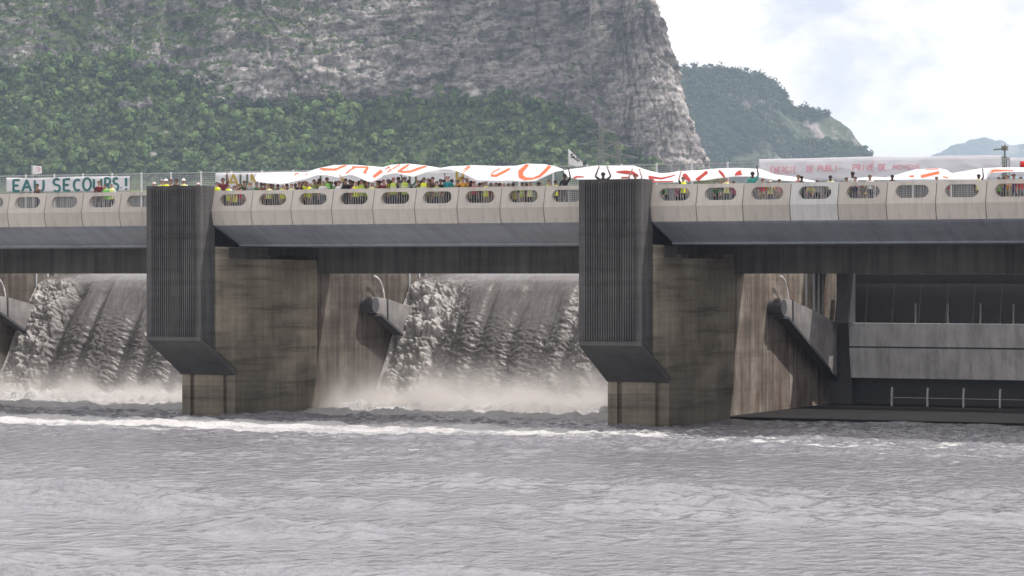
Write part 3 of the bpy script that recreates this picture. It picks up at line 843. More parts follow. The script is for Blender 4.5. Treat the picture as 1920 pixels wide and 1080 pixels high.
# ------------------------------------------------------------------ forest on the slopes
def tree_variant(nq, clumps, flatness=.85):
    V, T = [], []
    cs = [np.array([rng.uniform(-.55, .55), rng.uniform(-.55, .55), rng.uniform(.35, 1.15)]) for _ in range(clumps)]
    rs = [rng.uniform(.38, .62) for _ in range(clumps)]; tints = [rng.uniform(.25, .75) for _ in range(clumps)]
    for i in range(nq):
        c = rng.integers(clumps); d = rng.normal(size=3); d[2] = abs(d[2]) * .9 - .25; d /= np.linalg.norm(d)
        p = cs[c] + d * rs[c] * np.array([1, 1, flatness])
        n = d + .24 * rng.normal(size=3); n /= np.linalg.norm(n)
        a = np.cross(n, rng.normal(size=3)); a /= np.linalg.norm(a); b = np.cross(n, a)
        s = rng.uniform(.15, .27)
        V.append([p + a * s, p + b * s * .8, p - a * s, p - b * s * .8]); T.append(np.clip(tints[c] + rng.normal() * .12, 0, 1))
    return np.array(V), np.array(T)

def scatter(name, pos, size, variants, mat, tone=.18, lean=None):
    Vs, Ts = [], []
    pick = rng.integers(len(variants), size=len(pos)); rot = rng.uniform(0, 6.283, len(pos)); tn = rng.normal(size=len(pos)) * tone
    for k_, (V, T) in enumerate(variants):
        idx = np.where(pick == k_)[0]
        if not len(idx): continue
        c, s = np.cos(rot[idx])[:, None, None], np.sin(rot[idx])[:, None, None]
        sc = size[idx][:, None, None]
        x = (V[None, :, :, 0] * c - V[None, :, :, 1] * s) * sc + pos[idx, 0][:, None, None]
        y = (V[None, :, :, 0] * s + V[None, :, :, 1] * c) * sc + pos[idx, 1][:, None, None]
        z = V[None, :, :, 2] * sc * (1 + .25 * np.sin(rot[idx] * 7))[:, None, None] + pos[idx, 2][:, None, None]
        Vs.append(np.stack([x, y, z], -1).reshape(-1, 3)); Ts.append(np.repeat(np.clip(T[None, :] + tn[idx][:, None], 0, 1).reshape(-1), 4))
    v = np.concatenate(Vs); t = np.concatenate(Ts)
    me = quads_mesh(name, v, np.arange(len(v)).reshape(-1, 4), False); attr(me, 'tint', t)
    return link(name, me, mat)

VAR = [tree_variant(110, c) for c in (2, 3, 3, 4, 2, 3)]
VSM = [tree_variant(26, c) for c in (2, 3, 3, 4)]
inview = (UU > -80) & (UU < 1345)
def sample(mask, n, vmin=-30, vmax=345):
    w = (mask * np.sqrt(1 + cot ** 2) * inview * (VV > vmin) * (VV < vmax)); w[-60:, :] = 0
    w = w.ravel() / w.sum()
    idx = rng.choice(w.size, n, p=w)
    return np.stack([gxw.ravel()[idx], gyw.ravel()[idx], np.asarray(gzw).ravel()[idx]], -1)
def thin(P, dmin):
    keep = []; grid = {}
    for p in P:
        c = (int(p[0] // dmin), int(p[1] // dmin)); ok = True
        for i in (-1, 0, 1):
            for j in (-1, 0, 1):
                for q in grid.get((c[0] + i, c[1] + j), ()):
                    if (q[0] - p[0]) ** 2 + (q[1] - p[1]) ** 2 < dmin * dmin: ok = False; break
        if ok: grid.setdefault(c, []).append(p); keep.append(p)
    return np.array(keep)
P1 = thin(sample(np.clip(wood, 0, 1) ** 2, 22000), 3.3)
clear = fbm(P1[:, 0] / 25, P1[:, 1] / 25, P1[:, 2] / 25, 3)
P1 = P1[clear < .85]
P1[:, 2] -= .3
S1 = 1.8 + 3.4 * rng.random(len(P1)) ** 1.6 * (1 + .25 * rng.random(len(P1)) ** 3)
o = scatter('forest', P1, S1, VAR, M['leaf'], .22); tag(o, 'dense green broadleaf forest covering the slope below the grey cliff', 'forest', kind='stuff')
P2 = thin(sample(np.clip(vegm - .12, 0, 1) ** 1.5 * (1 - wood) * (1 - .7 * nose), 11000), 1.6)
P2[:, 2] -= .5
o = scatter('cliff_shrubbery', P2, rng.uniform(.8, 2.1, len(P2)), VSM, M['leaf']); tag(o, 'small bushes growing on ledges of the grey cliff', 'shrubs', kind='stuff')

# ------------------------------------------------------------------ wooded ridge farther back and hazy hills at the end of the valley
def ridge(name, sil, D, run, ustep, nrow, amp, vegbase, rockspots):
    us = np.arange(sil[0][0], sil[-1][0], ustep)
    vs = interp(us, sil)
    zt = h + (HZ - vs) * D / FPX
    X = (us - 960) * D / FPX
    t = np.concatenate([np.linspace(0, 1, nrow), 1 + np.linspace(0, 1, 12)[1:]])
    T, Xg = np.meshgrid(t, X); Zt = np.broadcast_to(zt[:, None], T.shape)
    Zg = np.where(T <= 1, T, 2 - T) * (Zt + 2) - 2
    Dg = D + np.where(T <= 1, -(1 - T) * Zt * run, (T - 1) * Zt * run)
    n = fbm(Xg / (amp * 9), Dg / (amp * 9), Zg / (amp * 9), 4); gl = 1 - np.abs(fbm(Xg / (amp * 14) + .3 * Zg / (amp * 14), Dg / (amp * 40), 2.2, 4))
    ro = fbm(Xg / (amp * 1.3), Dg / (amp * 1.3), Zg / (amp * 1.3), 3)
    disp = amp * (1.6 * n + 2.2 * (gl - .6) + .45 * ro) * np.clip((1.03 - np.where(T <= 1, T, 1)) * 3, .16, 1)
    Dd = Dg - disp; Zd = Zg + .25 * amp * ro * np.where(T < .03, 0, 1)
    x, y, z = cam_frame(Xg, Dd, Zd)
    me = grid_mesh(name, x, y, z)
    attr(me, 'veg', np.clip(vegbase + .5 * n - rockspots * smooth(.1, .5, gl - .5), 0, 1))
    o = link(name, me, M['ridge']); tag(o, kind='structure')
    return np.stack([x, y, z], -1)[:, :nrow]
G = ridge('wooded_ridge_hill', [(1120, 118), (1200, 123), (1286, 127.5), (1350, 129), (1399, 137), (1436, 144), (1455, 161), (1481, 191), (1496, 202), (1526, 206), (1556, 217.5), (1579, 232), (1597, 247), (1609, 266), (1631, 291), (1665, 345), (1700, 500)], 3500, 1.0, 1.0, 190, 11, .72, .55)
w = rng.random(16000); ii = rng.integers(0, G.shape[0], 16000); jj = rng.integers(20, G.shape[1], 16000)
P3 = G[ii, jj]; cl = fbm(P3[:, 0] / 70, P3[:, 1] / 70, P3[:, 2] / 70, 3); P3 = P3[cl < .33]
P3[:, 2] -= 1.5
o = scatter('far_forest', P3, rng.uniform(3.0, 6.2, len(P3)), VSM, M['leaf_far'], .2); tag(o, 'bluish forest covering the farther ridge right of the cliff', 'forest', kind='stuff')
ridge('far_hills', [(1560, 420), (1640, 330), (1700, 304), (1755, 288), (1790, 272), (1825, 262), (1845, 257), (1870, 262), (1900, 272), (1915, 272), (1935, 262), (1990, 244), (2100, 236), (2250, 260)], 10000, 1.2, 2.0, 90, 22, .8, .3)

# ------------------------------------------------------------------ things standing between the dam and the mountain
def lattice_pylon(u, vtop, vbase_h, D, label):
    X = (u - 960) * D / FPX; zt = h + (HZ - vtop) * D / FPX; zb = zt - vbase_h
    x0, y0, _ = cam_frame(X, D, 0)
    root = tag(empty('lattice_pylon', (x0, y0, zb)), label, 'pylon', 'power pylons on the slope')
    H = zt - zb; hw0, hw1 = H * .085, H * .018
    def w(t): return hw0 + (hw1 - hw0) * min(1, t * 1.25)
    b = MB()
    for sx in (-1, 1):
        for sy in (-1, 1):
            b.tube([(x0 + sx * w(t) , y0 + sy * w(t), zb + H * t) for t in (0, .25, .5, .75, 1)], .13, 5)
    ts = [i / 11 for i in range(12)]
    for i in range(11):
        a, c = w(ts[i]), w(ts[i + 1]); za, zc = zb + H * ts[i], zb + H * ts[i + 1]
        for q in ((-1, -1, 1, -1), (1, -1, 1, 1), (1, 1, -1, 1), (-1, 1, -1, -1)):
            b.tube([(x0 + q[0] * a, y0 + q[1] * a, za), (x0 + q[2] * c, y0 + q[3] * c, zc)], .07, 4)
            b.tube([(x0 + q[2] * a, y0 + q[3] * a, za), (x0 + q[0] * c, y0 + q[1] * c, zc)], .07, 4)
    b.build('tower', M['pylon'], root)
    for t, L_ in ((.62, .20), (.78, .26), (.92, .17)):
        b = MB(); z = zb + H * t
        b.tube([(x0 - CA * L_ * H, y0 - SA * L_ * H, z), (x0, y0, z + .05 * H), (x0 + CA * L_ * H, y0 + SA * L_ * H, z)], .16, 4)
        b.tube([(x0 - CA * L_ * H, y0 - SA * L_ * H, z), (x0 + CA * L_ * H, y0 + SA * L_ * H, z)], .16, 4)
        b.build('cross_arm', M['pylon'], root)
lattice_pylon(1127, 236, 34, 1180, 'faint lattice power pylon at the forest edge, the higher one nearer the flag')
lattice_pylon(1159, 264, 30, 1120, 'faint lattice power pylon, the lower one under the cliff nose')

# lighting mast with bracket arm on the far bank
m0 = at(1884, 279, 46)
mast = tag(empty('bank_mast', (m0.x, 46, h)), 'dark mast with bracket arm and caged base behind the clear plastic banner', 'mast')
b = MB().tube([(m0.x, 46, h + .2), (m0.x, 46, m0.z + .25)], .05, 8); b.build('pole', M['pylon'], mast)
e = at(1863, 281.5, 46)
MB().tube([(m0.x, 46, m0.z), (m0.x - .6, 46, m0.z - .02), (e.x, 46, e.z)], .045, 6).build('bracket_arm', M['pylon'], mast)
MB().box(m0.x - .16, m0.x + .16, 45.8, 46.2, m0.z - .1, m0.z + .16).build('lamp_head', M['pylon'], mast)
b = MB(); c0 = at(1878, 295, 46); c1 = at(1890, 316, 46); zb_ = c1.z - 2.2
for xx in (c0.x, c1.x):
    for yy in (45.7, 46.3): b.box(xx - .035, xx + .035, yy - .035, yy + .035, zb_, c0.z)
for i in range(9):
    z = zb_ + (c0.z - zb_) * i / 8
    b.box(c0.x, c1.x, 45.68, 45.72, z - .025, z + .025)
b.box(c0.x + .25, c1.x - .3, 45.9, 46.1, zb_, c0.z - .5)
b.build('cage', M['pylon'], mast)

# a leafy tree on the far bank seen through the fence
p = at(1342, 330, 108)
tr = tag(empty('bank_tree', (p.x, 108, h + .4)), 'olive green tree top behind the fence below the cliff nose', 'tree')
ztop = at(1342, 303, 108).z
b = MB().tube([(p.x, 108, h + .4), (p.x + .1, 108, h + 3), (p.x - .1, 108.1, ztop - 3)], [.28, .22, .12], 10)
for i in range(6):
    a = i * 1.05; b.tube([(p.x, 108, h + 3 + .4 * i), (p.x + 1.3 * math.cos(a), 108 + 1.3 * math.sin(a), h + 4.6 + .5 * i)], [.09, .03], 6)
b.build('trunk', M['bark'], tr)
Vc, Tc = [], []
for q in range(14):
    V, T = tree_variant(150, 4); s = rng.uniform(.8, 1.25); V = V * np.array([1, 1, .9]) * s
    Vn = V.reshape(-1, 4, 3); cen = Vn.mean(1, keepdims=True); Vn = cen + (Vn - cen) * .55
    Vc.append(Vn + np.array([p.x + rng.normal() * 1.15, 108 + rng.normal() * 1.0, h + 3.2 + rng.random() * (ztop - h - 5.0)])); Tc.append(np.repeat(T, 4))
v = np.concatenate(Vc).reshape(-1, 3) - np.array(tr.location); me = quads_mesh('crown', v, np.arange(len(v)).reshape(-1, 4), False); attr(me, 'tint', np.concatenate(Tc))
link('crown', me, leafmat('bank_tree_leaves', (.07, .09, .02), (.20, .22, .06)), tr)
# ------------------------------------------------------------------ hand painted lettering: stroke font on a 1 x 1 box
def arc(cx, cy, rx, ry, a0, a1, n=10):
    return [(cx + rx * math.cos(math.radians(a0 + (a1 - a0) * i / n)), cy + ry * math.sin(math.radians(a0 + (a1 - a0) * i / n))) for i in range(n + 1)]
GLY = {
 'E': [[(.95, 1), (.08, .97), (.08, .02), (.95, 0)], [(.08, .5), (.75, .5)]], 'A': [[(0, 0), (.5, 1), (1, 0)], [(.2, .36), (.8, .36)]],
 'U': [[(.05, 1), (.05, .35)] + arc(.5, .33, .45, .33, 180, 360) + [(.95, 1)]], 'S': [arc(.52, .75, .42, .24, 40, 270) + arc(.5, .26, .44, .26, 90, -140)],
 'C': [arc(.55, .5, .5, .5, 50, 310, 14)], 'O': [arc(.5, .5, .48, .5, 90, 450, 18)],
 'R': [[(.08, 0), (.08, 1), (.55, 1)] + arc(.55, .76, .38, .24, 90, -90) + [(.08, .5)], [(.45, .5), (.95, 0)]],
 '!': [[(.5, 1), (.5, .32)], [(.5, .13), (.5, .0)]], '.': [[(.5, .36), (.5, .24)]],
 'J': [[(.8, 1), (.8, .3)] + arc(.45, .28, .35, .28, 0, -160)], 'N': [[(.05, 0), (.05, 1), (.95, 0), (.95, 1)]], 'D': [[(.08, 0), (.08, 1), (.4, 1)] + arc(.4, .5, .52, .5, 90, -90) + [(.08, 0)]],
 'G': [arc(.52, .5, .48, .5, 50, 330, 14) + [(.95, .45), (.55, .45)]], 'I': [[(.5, 0), (.5, 1)]], 'P': [[(.08, 0), (.08, 1), (.55, 1)] + arc(.55, .74, .38, .26, 90, -90) + [(.08, .48)]],
 'B': [[(.08, 0), (.08, 1), (.5, 1)] + arc(.5, .76, .34, .24, 90, -90) + [(.08, .52)] + arc(.5, .26, .42, .26, 90, -90) + [(.08, 0)]],
 'L': [[(.08, 1), (.08, 0), (.9, 0)]], 'V': [[(0, 1), (.5, 0), (1, 1)]], 'T': [[(0, 1), (1, 1)], [(.5, 1), (.5, 0)]], 'F': [[(.08, 0), (.08, 1), (.9, 1)], [(.08, .52), (.7, .52)]],
 'M': [[(0, 0), (.08, 1), (.5, .3), (.92, 1), (1, 0)]], "'": [[(.4, 1.25), (.65, 1.5)]], '-': [[(.15, .5), (.85, .5)]], 'Y': [[(0, 1), (.5, .5), (1, 1)], [(.5, .5), (.5, 0)]], 'Q': [arc(.5, .5, .48, .5, 90, 450, 18), [(.6, .25), (1, -.05)]],
}
class Sheet:
    """cloth stretched between a lower and an upper edge, both given as (u, v) readings on planes y = yb, yt"""
    def __init__(s, low, top, yb, yt, sag=.0, rip=.03, seed=0):
        s.low, s.top, s.yb, s.yt, s.sag, s.rip, s.seed = low, top, yb, yt, sag, rip, seed
    def vb(s, u): return float(np.interp(u, [p[0] for p in s.low], [p[1] for p in s.low]))
    def vt(s, u): return float(np.interp(u, [p[0] for p in s.top], [p[1] for p in s.top]))
    def P(s, u, t, off=0.0):
        v = s.vb(u) * (1 - t) + s.vt(u) * t; y = s.yb * (1 - t) + s.yt * t
        y += s.rip * (math.sin(u * .11 + s.seed + 2 * t) + .7 * math.sin(u * .043 + 4 * t + s.seed)) + s.sag * math.sin(math.pi * t)
        return at(u, v, y - off)
    def PV(s, u, v, off):
        a, b = s.vb(u), s.vt(u); t = (v - a) / (b - a) if abs(a - b) > .5 else .5
        return s.P(u, min(.985, max(.015, t)), off)
    def mesh(s, name, mat, parent, u0, u1, nu, nt):
        o0 = loc_of(parent) if parent is not None else Vector()
        vs = [s.P(u0 + (u1 - u0) * i / nu, j / nt) - o0 for i in range(nu + 1) for j in range(nt + 1)]
        fs = [(i * (nt + 1) + j, (i + 1) * (nt + 1) + j, (i + 1) * (nt + 1) + j + 1, i * (nt + 1) + j + 1) for i in range(nu) for j in range(nt)]
        me = bpy.data.meshes.new(name); me.from_pydata(vs, [], fs); me.polygons.foreach_set('use_smooth', [True] * len(fs))
        o = link(name, me, mat, parent); m_ = o.modifiers.new('thickness', 'SOLIDIFY'); m_.thickness = .012; m_.offset = 0
        return o
    def strokes(s, name, lines, mat, parent, off=.035):
        """lines: list of (points in (u, v), width in px or [w0, w1..])"""
        o0 = loc_of(parent); mb = MB()
        for pts, w in lines:
            P2 = []
            for i in range(len(pts) - 1):
                d = math.hypot(pts[i + 1][0] - pts[i][0], pts[i + 1][1] - pts[i][1]); k = max(1, int(d / 1.6))
                for q in range(k): P2.append((i + q / k, pts[i][0] + (pts[i + 1][0] - pts[i][0]) * q / k, pts[i][1] + (pts[i + 1][1] - pts[i][1]) * q / k))
            P2.append((len(pts) - 1, *pts[-1]))
            L, Rr = [], []
            for i, (tt, u, v) in enumerate(P2):
                a, b = P2[max(0, i - 1)], P2[min(len(P2) - 1, i + 1)]
                dx, dy = b[1] - a[1], b[2] - a[2]; l = math.hypot(dx, dy) or 1
                ww = (np.interp(tt, range(len(w)), w) if isinstance(w, (list, tuple)) else w) * .5
                nx, ny = -dy / l * ww, dx / l * ww
                L.append(s.PV(u + nx, v + ny, off)); Rr.append(s.PV(u - nx, v - ny, off))
            n = len(L); mb.add(L + Rr, [(i, i + 1, n + i + 1, n + i) for i in range(n - 1)])
        me = bpy.data.meshes.new(name); me.from_pydata([tuple(Vector(p) - o0) for p in mb.v], [], mb.f)
        return link(name, me, mat, parent)
    def text(s, items):
        """items: (char, u0, u1, t0, t1, width px) -> stroke lines"""
        out = []
        for ch, u0, u1, t0, t1, w in items:
            for g in GLY[ch]:
                pts = []
                for x, y in g:
                    u = u0 + (u1 - u0) * x; t = t0 + (t1 - t0) * y
                    pts.append((u, s.vb(u) * (1 - t) + s.vt(u) * t))
                out.append((pts, w))
        return out

def banner_root(name, sheet, u, label, group=None):
    p = sheet.P(u, 0)
    return tag(empty(name, p), label, 'banner', group)

# white banner with teal words tied to the fence
s1 = Sheet([(11, 361.5), (60, 360.5), (130, 361), (243, 359)], [(13, 333), (60, 334), (130, 331.5), (243, 330)], FY - .12, FY - .10, 0, .02, 1)
r = banner_root('protest_banner', s1, 120, 'white banner painted EAU SECOURS in teal, tied to the mesh fence')
s1.mesh('cloth', M['cloth_grey'], r, 12, 243, 90, 6)
X = 280 / 1920
it = [('E', 165 * X, 258 * X, .10, .86, 4.2), ('A', 285 * X, 400 * X, .08, .86, 4.2), ('U', 440 * X, 565 * X, .06, .84, 4.2), ('S', 680 * X, 775 * X, .06, .90, 4.2), ('E', 812 * X, 905 * X, .12, .86, 4.2), ('C', 945 * X, 1035 * X, .12, .82, 4.2),
      ('O', 1065 * X, 1170 * X, .12, .90, 4.2), ('U', 1200 * X, 1308 * X, .10, .84, 4.2), ('R', 1345 * X, 1420 * X, .06, .88, 4.2), ('S', 1452 * X, 1525 * X, .12, .88, 4.2), ('.', 1545 * X, 1568 * X, .1, .6, 3), ('!', 1600 * X, 1640 * X, .10, .88, 4.6)]
s1.strokes('lettering', s1.text(it), M['ink_teal'], r)

# banner behind the crowd with gold and green letters
s2 = Sheet([(404, 354.5), (700, 351), (960, 348)], [(404, 324.5), (700, 321), (960, 318)], FY - .12, FY - .10, 0, .02, 2)
r = banner_root('protest_banner', s2, 430, 'white banner with gold and dark letters on the fence, half hidden behind the crowd')
s2.mesh('cloth', M['cloth_grey'], r, 404, 960, 120, 5)
s2.strokes('dark_lettering', s2.text([('J', 416, 427, .12, .92, 3.4), ('U', 450, 464, .15, .9, 3.4), ('L', 600, 612, .1, .9, 3.4), ('S', 680, 692, .1, .9, 3.4), ('D', 767, 781, .1, .88, 4)]), M['ink_green'], r)
s2.strokes('gold_lettering', s2.text([('A', 428, 447, .14, .9, 3.6), ('N', 471, 482, .2, .9, 3.4), ('E', 500, 512, .15, .9, 3.4), ('R', 855, 869, .1, .9, 4.2), ('E', 640, 652, .1, .9, 3.4)]), M['ink_gold'], r)

# big white cloth carried overhead with orange letters
low1 = [(478, 334), (480, 340), (500.6, 343.5), (527.7, 345.5), (541, 343.5), (555, 340), (575, 336), (595.4, 329), (613, 329), (636, 334), (648, 330), (660, 328), (676.7, 334.7), (690, 341), (697, 342), (705, 339), (717, 333), (720, 329), (745, 325), (760, 329), (776, 332), (801.6, 323), (826, 318), (849, 318.4), (876, 329), (896, 339.4), (922, 340), (957, 339.4), (974, 341), (1005, 340), (1026.7, 329.6), (1043, 322), (1056, 319.5)]
top1 = [(478, 330), (482, 324), (533, 322.5), (575, 322.5), (595, 316), (626.5, 309.6), (663, 309), (700, 312), (718, 313.5), (734, 309), (765, 307), (795, 310), (826, 315), (843.5, 312), (889.6, 310), (940, 311.5), (967, 311), (987, 307), (1021, 308), (1041.6, 312), (1056, 317.5)]
s3 = Sheet(low1, top1, 2.2, 5.4, 0, .05, 3)
r = banner_root('overhead_banner', s3, 760, 'long wavy white cloth with big orange letters held overhead between the ribbed piers')
s3.mesh('cloth', M['cloth'], r, 478, 1056, 230, 8)
st = [([(553, 329), (554, 326), (560, 325)], 2.6), ([(573, 326.5), (576, 326.5)], 2.6), ([(599, 315), (606, 317.5), (629, 318), (640, 313), (650, 310)], [4, 5, 4, 4, 3]), ([(628, 316), (632, 318)], 5), ([(649, 325), (657, 318.5), (668, 313)], 3), ([(660, 313), (690, 313.5)], 3),
      ([(690, 313), (683, 325)], [4, 6.5]), ([(700, 332), (716, 320)], [5, 7]), ([(724, 321), (732, 315)], 9), ([(736, 317), (742, 313), (750, 308.5)], 2.4), ([(746, 322), (757, 315), (767, 308)], [4, 5, 3]), ([(746, 321), (757, 322.5), (770, 321.5), (785, 316), (800, 311)], [3, 4.5, 4.5, 4.5, 4]),
      ([(866, 324), (874, 317), (881, 311)], [5, 5, 6]), ([(920, 329), (930, 329.5), (945, 322), (956, 316)], [4, 5, 5, 4]), ([(921, 327), (924, 323), (937, 316)], 2.2), ([(990, 307.5), (984, 314), (976, 322), (977, 331), (985, 335), (998, 335), (1012, 330), (1022, 321), (1032, 310)], [6, 7, 9, 9, 6, 3.5, 4.5, 6, 7])]
s3.strokes('lettering', st, M['ink_orange'], r, .06)

# second overhead cloth with dark red letters
low2 = [(1057, 321), (1062, 330), (1067, 333), (1083, 337), (1120, 340), (1200, 341), (1222, 342.5), (1263, 342.5), (1293, 341), (1325, 338), (1358, 333.5), (1380, 331), (1420, 332), (1430, 334), (1455, 338), (1500, 341), (1531, 341.5)]
top2 = [(1057, 319), (1089, 314.7), (1116, 311), (1184, 310.6), (1190, 311), (1213, 319), (1237, 324.7), (1255, 324), (1271, 321), (1312, 319), (1346, 316), (1380, 315), (1424, 316.6), (1454, 327.4), (1492, 332), (1531, 340)]
s4 = Sheet(low2, top2, 3.6, 5.0, 0, .05, 5)
r = banner_root('overhead_banner', s4, 1300, 'long sagging white cloth with dark red letters held overhead right of the second pier')
s4.mesh('cloth', M['cloth'], r, 1057, 1531, 200, 8)
st = [([(1076, 334), (1082, 331), (1095, 331.5)], [4, 3, 1.5]), ([(1156, 322), (1172, 322.5), (1186, 324), (1197, 330)], [2, 6, 6, 4]), ([(1165, 333), (1180, 332.5)], 2.5), ([(1217, 330), (1221, 336), (1228, 341)], [4, 6, 3]), ([(1217, 331.5), (1240, 334.5), (1256, 331), (1266, 328)], [4, 3, 2.4, 1.5]),
      ([(1228, 340.5), (1262, 340)], 2), ([(1282, 326), (1285, 331), (1294, 339)], [5, 10, 4]), ([(1306, 338), (1316, 330), (1326, 322)], [7, 6, 6]), ([(1348, 319.5), (1354, 326), (1359, 333)], [3, 5, 3]), ([(1378, 328), (1384, 325), (1390, 323)], [3, 8, 10])]
s4.strokes('lettering', st, M['ink_red'], r, .06)

# third overhead cloth at the right edge
low3 = [(1590, 338), (1660, 337.5), (1850, 337), (1858, 324.5), (1900, 322.5), (1960, 322)]
top3 = [(1590, 336), (1611, 333.5), (1640, 331.5), (1660, 333), (1677.6, 329), (1714, 318), (1760, 315.5), (1774, 318), (1784.6, 325), (1795, 323), (1816, 319.6), (1840, 315.5), (1877, 314), (1960, 314)]
s5 = Sheet(low3, top3, 3.2, 4.8, 0, .05, 8)
r = banner_root('overhead_banner', s5, 1760, 'white cloth with orange red strokes held overhead beside the clear plastic banner')
s5.mesh('cloth', M['cloth'], r, 1590, 1960, 160, 8)
s5.strokes('lettering', [([(1727, 331), (1744, 327), (1761, 323)], 5.5), ([(1705, 330.5), (1714, 330)], 3.2), ([(1858, 322), (1864, 320), (1890, 319.5), (1900, 320)], [5, 5, 2.5, 2]), ([(1736, 317.5), (1760, 316.5)], 1.2), ([(1768, 331), (1778, 333)], 2)], M['ink_orange'], r, .06)

# tall clear plastic sheet with pink words on the fence
s6 = Sheet([(1423, 340), (1877, 336)], [(1423, 298.3), (1500, 297), (1640, 293.2), (1700, 294.5), (1780, 291.8), (1877, 291)], FY - .16, FY - .14, 0, .03, 9)
r = banner_root('plastic_banner', s6, 1650, 'tall translucent plastic sheet with faint pink words hung on the fence')
s6.mesh('sheet', M['plastic'], r, 1423, 1877, 120, 6)
txt = []
def word(w, u0, u1, t0, t1, px):
    n = len(w); d = (u1 - u0) / n
    for i, ch in enumerate(w): txt.append((ch, u0 + d * i + d * .1, u0 + d * (i + 1) - d * .12, t0, t1, px))
word('ENERGIE', 1444, 1494, .36, .64, 1.7); word('DE', 1512, 1526, .40, .68, 1.7); word('PUBLI-', 1533, 1580, .42, .66, 2.0); word('PRIVE', 1598, 1640, .42, .68, 1.9); word('DE', 1647, 1662, .42, .68, 2.1); word('MOYENS', 1674, 1726, .46, .66, 1.5)
txt.append(("'", 1633, 1640, .42, .68, 1.6))
s6.strokes('lettering', s6.text(txt), M['ink_pink'], r)
s6.strokes('hem', [([(u, s6.vt(u) + 1.2) for u in range(1424, 1877, 8)], 2.0)], M['cloth_grey'], r, .03)
s7 = Sheet([(1880, 330), (1960, 329)], [(1880, 296), (1960, 295)], FY - .40, FY - .40, 0, .06, 4)
r = banner_root('plastic_banner', s7, 1915, 'slack translucent plastic sheet at the photo edge under the red flag')
s7.mesh('sheet', M['plastic'], r, 1893, 1960, 20, 4)

# flags
def flag(pole_b, pole_t, y, low, top, u0, u1, mat, label, strokes, ink, rip=.06):
    b0, b1 = at(*pole_b, y), at(*pole_t, y)
    b0 = Vector((b0.x, y, DECK))
    r_ = tag(empty('flag', b0), label, 'flag')
    MB().tube([b0, b1], .016, 8).build('pole', M['galv'], r_)
    s = Sheet(low, top, y, y, 0, rip, 2); s.mesh('cloth', mat, r_, u0, u1, 16, 8)
    if strokes: s.strokes('emblem', strokes, ink, r_, .03)
flag((64, 340), (59, 309), 11.0, [(63.5, 328), (78.5, 326)], [(59.5, 310), (70, 311.5), (77.5, 311.5)], 61, 78.3, M['flag'], 'small white flag with pale red mark above the teal lettered banner',
     [([(69, 315.5), (73, 314), (75.5, 316.5), (73, 319.5), (70, 320.5)], 1.6)], M['ink_pink'])
flag((1066.5, 340), (1065.5, 279), 9.0, [(1066, 306), (1070, 312), (1082, 313.5), (1092.5, 311.5)], [(1066, 280), (1074, 287), (1084, 297), (1092.5, 305)], 1066, 1092.5, M['flag'], 'white flag with black lettering flying beside the second pier',
     [([(1076, 289), (1071, 288.5), (1070.5, 291.5), (1075, 293), (1075, 295.5), (1070, 295)], 1.9), ([(1077, 293), (1076.5, 297), (1079.5, 299), (1081, 294.5)], 1.9), ([(1083, 297), (1081.5, 302), (1086, 301.5), (1087, 299), (1083, 297)], 1.9)], M['ink_black'])
flag((1914, 345), (1912, 301), 7.0, [(1913, 314), (1965, 313)], [(1912.5, 302.5), (1965, 301)], 1913, 1965, M['redflag'], 'plain red flag at the right photo edge', None, None)
